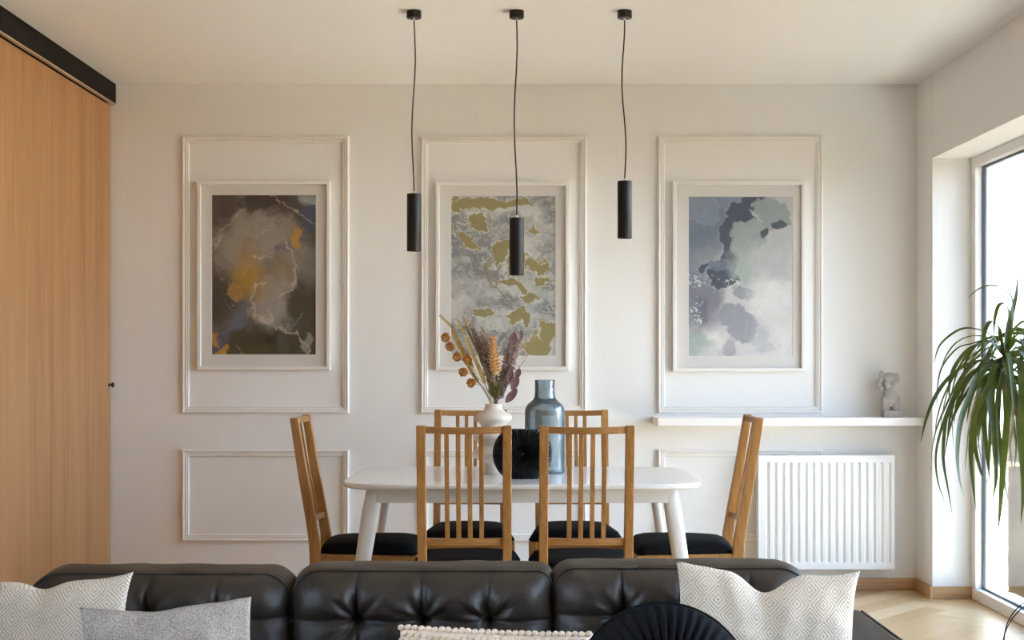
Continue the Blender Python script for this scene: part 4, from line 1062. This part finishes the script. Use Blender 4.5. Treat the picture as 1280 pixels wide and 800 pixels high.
for x in (SX0+0.0, SX1-0.0):
    for y in (2.34, 3.2):
        bm = BM(); lathe(bm, [(0, 0), (0.017, 0), (0.022, 0.121), (0, 0.121)], 20, (x-SO.x, y-SO.y, 0)); bmesh.ops.recalc_face_normals(bm, faces=bm.faces); obj('leg', bm, M['chrome'], sofa, smooth=False)

# ------------------------------------------------------------------ pillows
def pillow(name, w, h, th, mat, loc, tilt, roll, yaw, label, group, dent=None, pinch=0.055, seed=0, ears=0.02, skew=0.0, wr=0.004):
    """built upright on its lower edge; x across, z up, -y towards the viewer"""
    N = 64; bm = BM(); sides = []
    for sgn in (-1, 1):
        G = []
        for j in range(N+1):
            v = -1+2*j/N; row = []
            for i in range(N+1):
                u = -1+2*i/N
                x = w/2*u*(1-pinch*(1-v*v)*abs(u)**1.5); z = h/2*v*(1-pinch*(1-u*u)*abs(v)**1.5)
                cr_ = (abs(u)*abs(v))**6; x += math.copysign(ears*cr_, u); z += math.copysign(ears*cr_, v)
                e_ = max(0, (1-u*u)*(1-v*v)); y = th/2*e_**0.42
                if dent:
                    u0, dd, ww = dent; k = math.exp(-((u-u0)/ww)**2)*max(0, (v+0.25)/1.25)**1.5
                    z -= dd*k; y *= 1-0.30*math.exp(-((u-u0)/(ww*0.5))**2)*max(0, v)
                z += skew*u*max(0, v)
                q_ = 1-(abs(u)*abs(v))**3
                nz = mnoise.noise((u*2.6+seed, v*2.6, seed*1.7))*1.0+0.6*mnoise.noise((u*6+seed, v*5, seed))
                y += wr*nz*e_**0.3*1.5
                # creases running in from the seams
                y += 0.0035*math.sin((u*h/w*11+v*3+seed)*1.3)*abs(v)**6*(1-abs(v)**14)
                y += 0.003*math.sin((v*12+u*2+seed)*1.3)*abs(u)**6*(1-abs(u)**14)
                z += 0.003*mnoise.noise((u*3.3, seed*3.1, 0.5))*abs(v)**2*(1 if v > 0 else 0)
                if i in (0, N) or j in (0, N): y = 0
                row.append((x, sgn*y, z+h/2))
            G.append(row)
        sides.append(G)
    V0 = [[bm.verts.new(p) for p in r] for r in sides[0]]
    V1 = [[(V0[j][i] if (i in (0, N) or j in (0, N)) else bm.verts.new(sides[1][j][i])) for i in range(N+1)] for j in range(N+1)]
    for j in range(N):
        for i in range(N):
            bm.faces.new((V0[j][i], V0[j][i+1], V0[j+1][i+1], V0[j+1][i]))
            bm.faces.new((V1[j][i], V1[j+1][i], V1[j+1][i+1], V1[j][i+1]))
    o = obj(name, bm, mat, None, smooth=True)
    o.rotation_euler = Euler((tilt, roll, yaw), 'XYZ'); o.location = loc; tag(o, label, 'pillow', group)
    return o, V0 and sides[0]
def at(xc, Y): return (xc-CX)*Y/F
PG = 'throw pillows on the leather sofa'
pillow('throw_pillow', 0.40, 0.362, 0.13, M['diamond'], (-1.040, 2.80, 0.402), -0.16, 0.0, 0.0,
       'cream woven pillow with diamond pattern, partly behind the grey pillow', PG, dent=(0.12, 0.016, 0.20), seed=1.3, ears=0.013, skew=0.004, pinch=0.018, wr=0.007)
pillow('throw_pillow', 0.332, 0.330, 0.12, M['tweed'], (at(216, 2.62), 2.60, 0.420), -0.17, -0.058, 0.06,
       'plain grey tweed pillow leaning on the cream pillow on the left', PG, dent=(-0.15, 0.012, 0.40), seed=4.1, ears=0.004, pinch=0.015, wr=0.010)
pillow('throw_pillow', 0.37, 0.375, 0.14, M['diamond'], (at(947, 2.84), 2.79, 0.409), -0.15, 0.05, -0.06,
       'cream woven pillow with diamond pattern, behind the round black pillow', PG, dent=(-0.03, 0.044, 0.26), seed=7.7, ears=0.012, pinch=0.012, wr=0.007)

# knitted lumbar pillow made of rows of wool bobbles
def knit():
    w, h, th = 0.392, 0.275, 0.11
    t = empty('knitted_pillow', (at(614, 2.65), 2.64, 0.416), 0, 'cream chunky knitted pillow with bobbles in the middle of the sofa', 'pillow', PG)
    t.rotation_euler = (-0.15, 0.038, 0)
    def P(u, v, sgn):
        x = w/2*u*(1-0.03*(1-v*v)); z = h/2*v*(1-0.03*(1-u*u)); e_ = max(0, (1-u*u)*(1-v*v)); return Vector((x, sgn*th/2*e_**0.42, z+h/2))
    bm = BM(); N = 30
    V0 = [[bm.verts.new(P(-1+2*i/N, -1+2*j/N, -1)) for i in range(N+1)] for j in range(N+1)]
    V1 = [[(V0[j][i] if (i in (0, N) or j in (0, N)) else bm.verts.new(P(-1+2*i/N, -1+2*j/N, 1))) for i in range(N+1)] for j in range(N+1)]
    for j in range(N):
        for i in range(N):
            bm.faces.new((V0[j][i], V0[j][i+1], V0[j+1][i+1], V0[j+1][i])); bm.faces.new((V1[j][i], V1[j+1][i], V1[j+1][i+1], V1[j][i+1]))
    obj('inner_cover', bm, M['knit'], t, smooth=True)
    bm = BM(); rs = random.Random(1); nu, nv = 29, 21
    for sgn in (-1, 1):
        for j in range(nv):
            for i in range(nu):
                if sgn > 0 and j < nv-6: continue
                u = -1+2*(i+0.5*(j % 2)*0.9+0.05)/(nu-0.5); v = -1+2*j/(nv-1)
                if abs(u) > 1: continue
                p = P(u*0.99, v*0.985, sgn); ball(bm, p+Vector((rs.uniform(-.001, .001), 0, rs.uniform(-.0012, .0012))), 0.0068, 2, (1.05, 0.9, 0.85), Euler((0, rs.uniform(-.5, .5), 0)))
    o = obj('bobble_knit', bm, M['knit'], t, smooth=True); tag(o, None, None, None, 'stuff')
knit()

def round_pillow():
    R = 0.170; t = empty('round_pillow', (at(828, 2.53), 2.50, 0.432+R), 0, 'round black velvet pillow with gathered radial pleats, in front of the cream diamond pillow', 'pillow', PG)
    t.rotation_euler = (-0.22, 0.1, 0.0); n = 384; pl = 48
    def row(r, y, amp):
        return [Vector(((r)*math.cos(2*PI*i/n), -(y+amp*(0.5+0.5*math.cos(pl*2*PI*i/n+0.6*math.sin(5*2*PI*i/n)))), r*math.sin(2*PI*i/n))) for i in range(n)]
    pr = [(0.006, 0.030, 0), (0.02, 0.036, 0.002), (0.04, 0.046, 0.004), (0.07, 0.053, 0.006), (0.10, 0.053, 0.007), (0.13, 0.044, 0.007), (0.148, 0.030, 0.005), (0.165, 0.014, 0.002), (R, 0.0, 0)]
    bm = BM(); fr = [row(*p) for p in pr]
    bk = [[Vector((v.x, -v.y, v.z)) for v in r] for r in fr[:-1]][::-1]
    loft(bm, fr+bk); bmesh.ops.recalc_face_normals(bm, faces=bm.faces); obj('cover', bm, M['navy'], t, smooth=True)
    bm = BM(); ball(bm, (0, -0.032, 0), 0.016, 3, (1, 0.5, 1)); obj('button', bm, M['navy'], t, smooth=True)
    bm = BM(); tube(bm, [(R*math.cos(a), 0, R*math.sin(a)) for a in [2*PI*i/96 for i in range(96)]], 0.0035, 6, True); obj('piping', bm, M['navy'], t, smooth=True)
round_pillow()

# ------------------------------------------------------------------ potted dracaena by the window
PY = 4.55
def plant():
    bx, by = at(1352, PY), PY+0.02
    t = empty('potted_dracaena', (bx, by, 0), 0, 'tall green dracaena with long drooping narrow leaves beside the window', 'plant'); o0 = Vector((bx, by, 0))
    bm = BM(); lathe(bm, [(0, 0), (0.12, 0), (0.148, 0.30), (0.152, 0.31), (0.142, 0.31), (0.136, 0.28), (0, 0.28)], 40); bmesh.ops.recalc_face_normals(bm, faces=bm.faces)
    obj('pot', bm, M['pot'], t, smooth=False, bevel=0.003)
    bm = BM(); lathe(bm, [(0, 0.286), (0.137, 0.282)], 40); obj('soil', bm, M['soil'], t)
    A = px(1255, 446, PY)-o0; B = px(1296, 420, PY+0.10)-o0; Cc = px(1330, 470, PY-0.1)-o0
    for hd, ph in ((A, 0), (B, 1), (Cc, 2)):
        bm = BM(); s0 = Vector((0.03*math.cos(ph*2.1), 0.03*math.sin(ph*2.1), 0.27)); d_ = hd-s0
        P = spline([s0, s0+Vector((0.01, 0, 0.3)), s0.lerp(hd, 0.55)+Vector((0.05 if ph == 0 else 0, 0, 0)), hd+Vector((0, 0, -0.10)), hd], 30)
        tube(bm, P, [0.014-0.004*i/30+0.0012*(i % 2) for i in range(31)], 10); obj('trunk', bm, M['trunk'], t, smooth=True)
    def leaf(bm, P, W, roll=0.0, fold=0.25):
        n = len(P)-1; rows = []
        for i, p in enumerate(P):
            f = i/n; t_ = (P[min(i+1, n)]-P[max(i-1, 0)]).normalized()
            up = Vector((math.sin(roll), -math.cos(roll)*0.6, 0.75)); sd = t_.cross(up)
            if sd.length < 1e-3: sd = Vector((1, 0, 0))
            sd.normalize(); up = sd.cross(t_).normalized()
            w = W*min(1, 0.45+f*4)*(1-max(0, (f-0.55)/0.45)**1.6)+0.0004
            rows.append([bm.verts.new(p-sd*w+up*w*fold), bm.verts.new(p), bm.verts.new(p+sd*w+up*w*fold)])
        for a, b in zip(rows, rows[1:]):
            for i in range(2): bm.faces.new((a[i], a[i+1], b[i+1], b[i]))
    EX = [ # path in picture pixels, depth change along the leaf, half width
        ([(1254,432),(1240,420),(1222,412),(1200,412),(1176,430),(1167,454)], -0.10, 0.0055),
        ([(1253,436),(1236,426),(1214,430),(1196,436),(1178,458),(1172,482),(1171,508)], 0.05, 0.0035),
        ([(1252,440),(1232,432),(1212,436),(1194,458),(1187,480),(1187,502)], -0.16, 0.008),
        ([(1252,446),(1232,444),(1214,454),(1196,480),(1180,512),(1168,544),(1164,576),(1163,624)], 0.10, 0.0042),
        ([(1252,450),(1230,450),(1208,466),(1190,500),(1177,536),(1170,568),(1172,600),(1181,628)], -0.08, 0.0058),
        ([(1252,452),(1228,458),(1204,482),(1185,515),(1180,545),(1179,576),(1185,612),(1190,642)], -0.20, 0.0068),
        ([(1252,454),(1238,456),(1222,470),(1211,496),(1200,528),(1196,568),(1199,600),(1205,622)], -0.22, 0.0112),
        ([(1253,452),(1244,458),(1234,488),(1219,520),(1214,560),(1216,600),(1220,638)], -0.25, 0.0105),
        ([(1250,458),(1232,464),(1209,490),(1194,516),(1193,530)], 0.02, 0.006),
        ([(1254,456),(1240,468),(1236,496),(1240,528),(1246,560),(1253,596),(1261,630)], -0.15, 0.0105),
        ([(1256,444),(1261,452),(1263,476),(1260,516),(1256,560),(1253,600),(1250,640),(1247,668)], -0.26, 0.0135),
        ([(1266,440),(1273,452),(1277,480),(1276,544),(1279,608),(1276,655)], -0.28, 0.0125),
        ([(1254,436),(1259,412),(1265,390),(1270,368),(1272,344)], 0.04, 0.0085),
        ([(1258,430),(1262,400),(1256,381),(1248,383),(1243,402),(1243,420)], -0.06, 0.0075),
        ([(1266,420),(1266,380),(1254,362),(1240,357),(1224,361),(1210,372)], 0.06, 0.0045),
        ([(1254,434),(1248,410),(1239,402),(1231,414),(1228,436),(1227,452)], -0.10, 0.0085),
        ([(1252,456),(1238,470),(1230,520),(1233,560),(1238,606)], 0.06, 0.010),
        ([(1256,456),(1250,470),(1247,520),(1252,570),(1258,614)], 0.04, 0.009),
        ([(1254,450),(1243,460),(1240,500),(1243,560),(1245,598),(1240,628)], -0.18, 0.011),
        ([(1252,460),(1228,478),(1212,530),(1208,562),(1206,590)], 0.08, 0.007),
        ([(1253,448),(1236,448),(1214,470),(1200,498),(1186,540),(1180,575)], 0.14, 0.005),
        ([(1256,440),(1270,424),(1284,436),(1292,470),(1296,520)], -0.15, 0.010),
        ([(1256,440),(1248,432),(1228,440),(1206,466),(1194,490),(1190,520),(1192,560)], 0.18, 0.004),
        ([(1255,455),(1258,480),(1266,520),(1262,560),(1268,600)], 0.14, 0.009),
        ([(1256,436),(1264,420),(1276,404),(1290,400)], -0.10, 0.009),
        ([(1254,460),(1246,480),(1226,512),(1218,548),(1226,590),(1237,606)], -0.05, 0.0085)]
    WISP = [([(1254,436),(1238,424),(1216,420),(1196,428),(1182,446),(1174,470)], 0.12), ([(1253,440),(1234,436),(1208,448),(1190,474),(1180,506),(1175,540)], 0.2),
            ([(1253,444),(1238,446),(1222,462),(1204,488),(1190,514)], 0.2), ([(1253,438),(1230,438),(1204,456),(1184,486),(1172,520),(1168,552)], -0.15),
            ([(1254,452),(1242,466),(1228,500),(1222,540),(1227,580)], 0.2), ([(1262,424),(1270,416),(1280,418)], 0.0), ([(1258,432),(1268,422),(1282,428)], 0.1),
            ([(1255,440),(1264,434),(1276,440),(1284,456)], -0.1), ([(1254,458),(1262,500),(1270,550),(1268,590)], 0.2), ([(1254,448),(1244,452),(1232,476),(1216,500)], 0.15)]
    EX += [(a_, d_, 0.0034) for a_, d_ in WISP]
    bm = BM(); rs = random.Random(9)
    for k, (pp, dd, w) in enumerate(EX):
        n = len(pp)-1; P = [px(x, y, PY+dd*math.sin(PI/2*i/n))-o0 for i, (x, y) in enumerate(pp)]
        P[0] = A.lerp(P[0], 0.5)+Vector((0, 0, -0.012*(k % 5)))
        leaf(bm, spline(P, 30), w*0.86, rs.uniform(-0.5, 0.5))
    def auto(bm, head, n, L0, L1, azr, seed, elev=(-0.1, 1.25)):
        rs = random.Random(seed)
        for k in range(n):
            az = rs.uniform(*azr); el = rs.uniform(*elev); L = rs.uniform(L0, L1); d_ = Vector((math.cos(az)*math.cos(el), math.sin(az)*math.cos(el), math.sin(el)))
            p = head+Vector((0, 0, -0.10*rs.random())); P = [p.copy()]; st = L/24; g_ = rs.uniform(0.10, 0.2)
            for i in range(24):
                d_ = (d_+Vector((0, 0, -g_))).normalized(); p = p+d_*st; P.append(p.copy())
            leaf(bm, P, rs.uniform(0.004, 0.0085), rs.uniform(-0.6, 0.6))
    auto(bm, A, 32, 0.24, 0.46, (0.3*PI, 2.1*PI), 31)
    obj('foliage', bm, M['leaf'], t, smooth=True)
    bm = BM(); auto(bm, B, 44, 0.32, 0.52, (-0.9, 0.95*PI), 32); obj('foliage', bm, M['leaf'], t, smooth=True)
    bm = BM(); auto(bm, Cc, 40, 0.32, 0.5, (-PI/2, PI/2), 33); obj('foliage', bm, M['leaf'], t, smooth=True)
plant()

# ------------------------------------------------------------------ black wire basket, only its edge is in the picture
def wire_basket():
    Y = 3.35; cx_, R = at(1318, Y), 0.132; zc = EYE-(812-CY)*Y/F
    t = empty('wire_basket', (cx_, Y, 0), 0, 'thin black curved wires of a round wire stand at the lower right edge', 'stand')
    for k in range(4):
        a = PI*k/4; bm = BM()
        P = [(R*math.cos(b)*math.cos(a), R*math.cos(b)*math.sin(a), zc+R*math.sin(b)*1.02) for b in [2*PI*i/64 for i in range(64)]]
        tube(bm, P, 0.0016, 6, True); obj('wire', bm, M['black'], t, smooth=True)
    bm = BM(); tube(bm, [(0.10*math.cos(a), 0.10*math.sin(a), 0.004) for a in [2*PI*i/48 for i in range(48)]], 0.004, 6, True)
    tube(bm, [(-0.10, 0, 0.004), (0.10, 0, 0.004)], 0.003, 6); tube(bm, [(0, 0, 0.002), (0, 0, zc-R*1.02+0.003)], 0.005, 8); obj('base', bm, M['black'], t, smooth=True)
wire_basket()
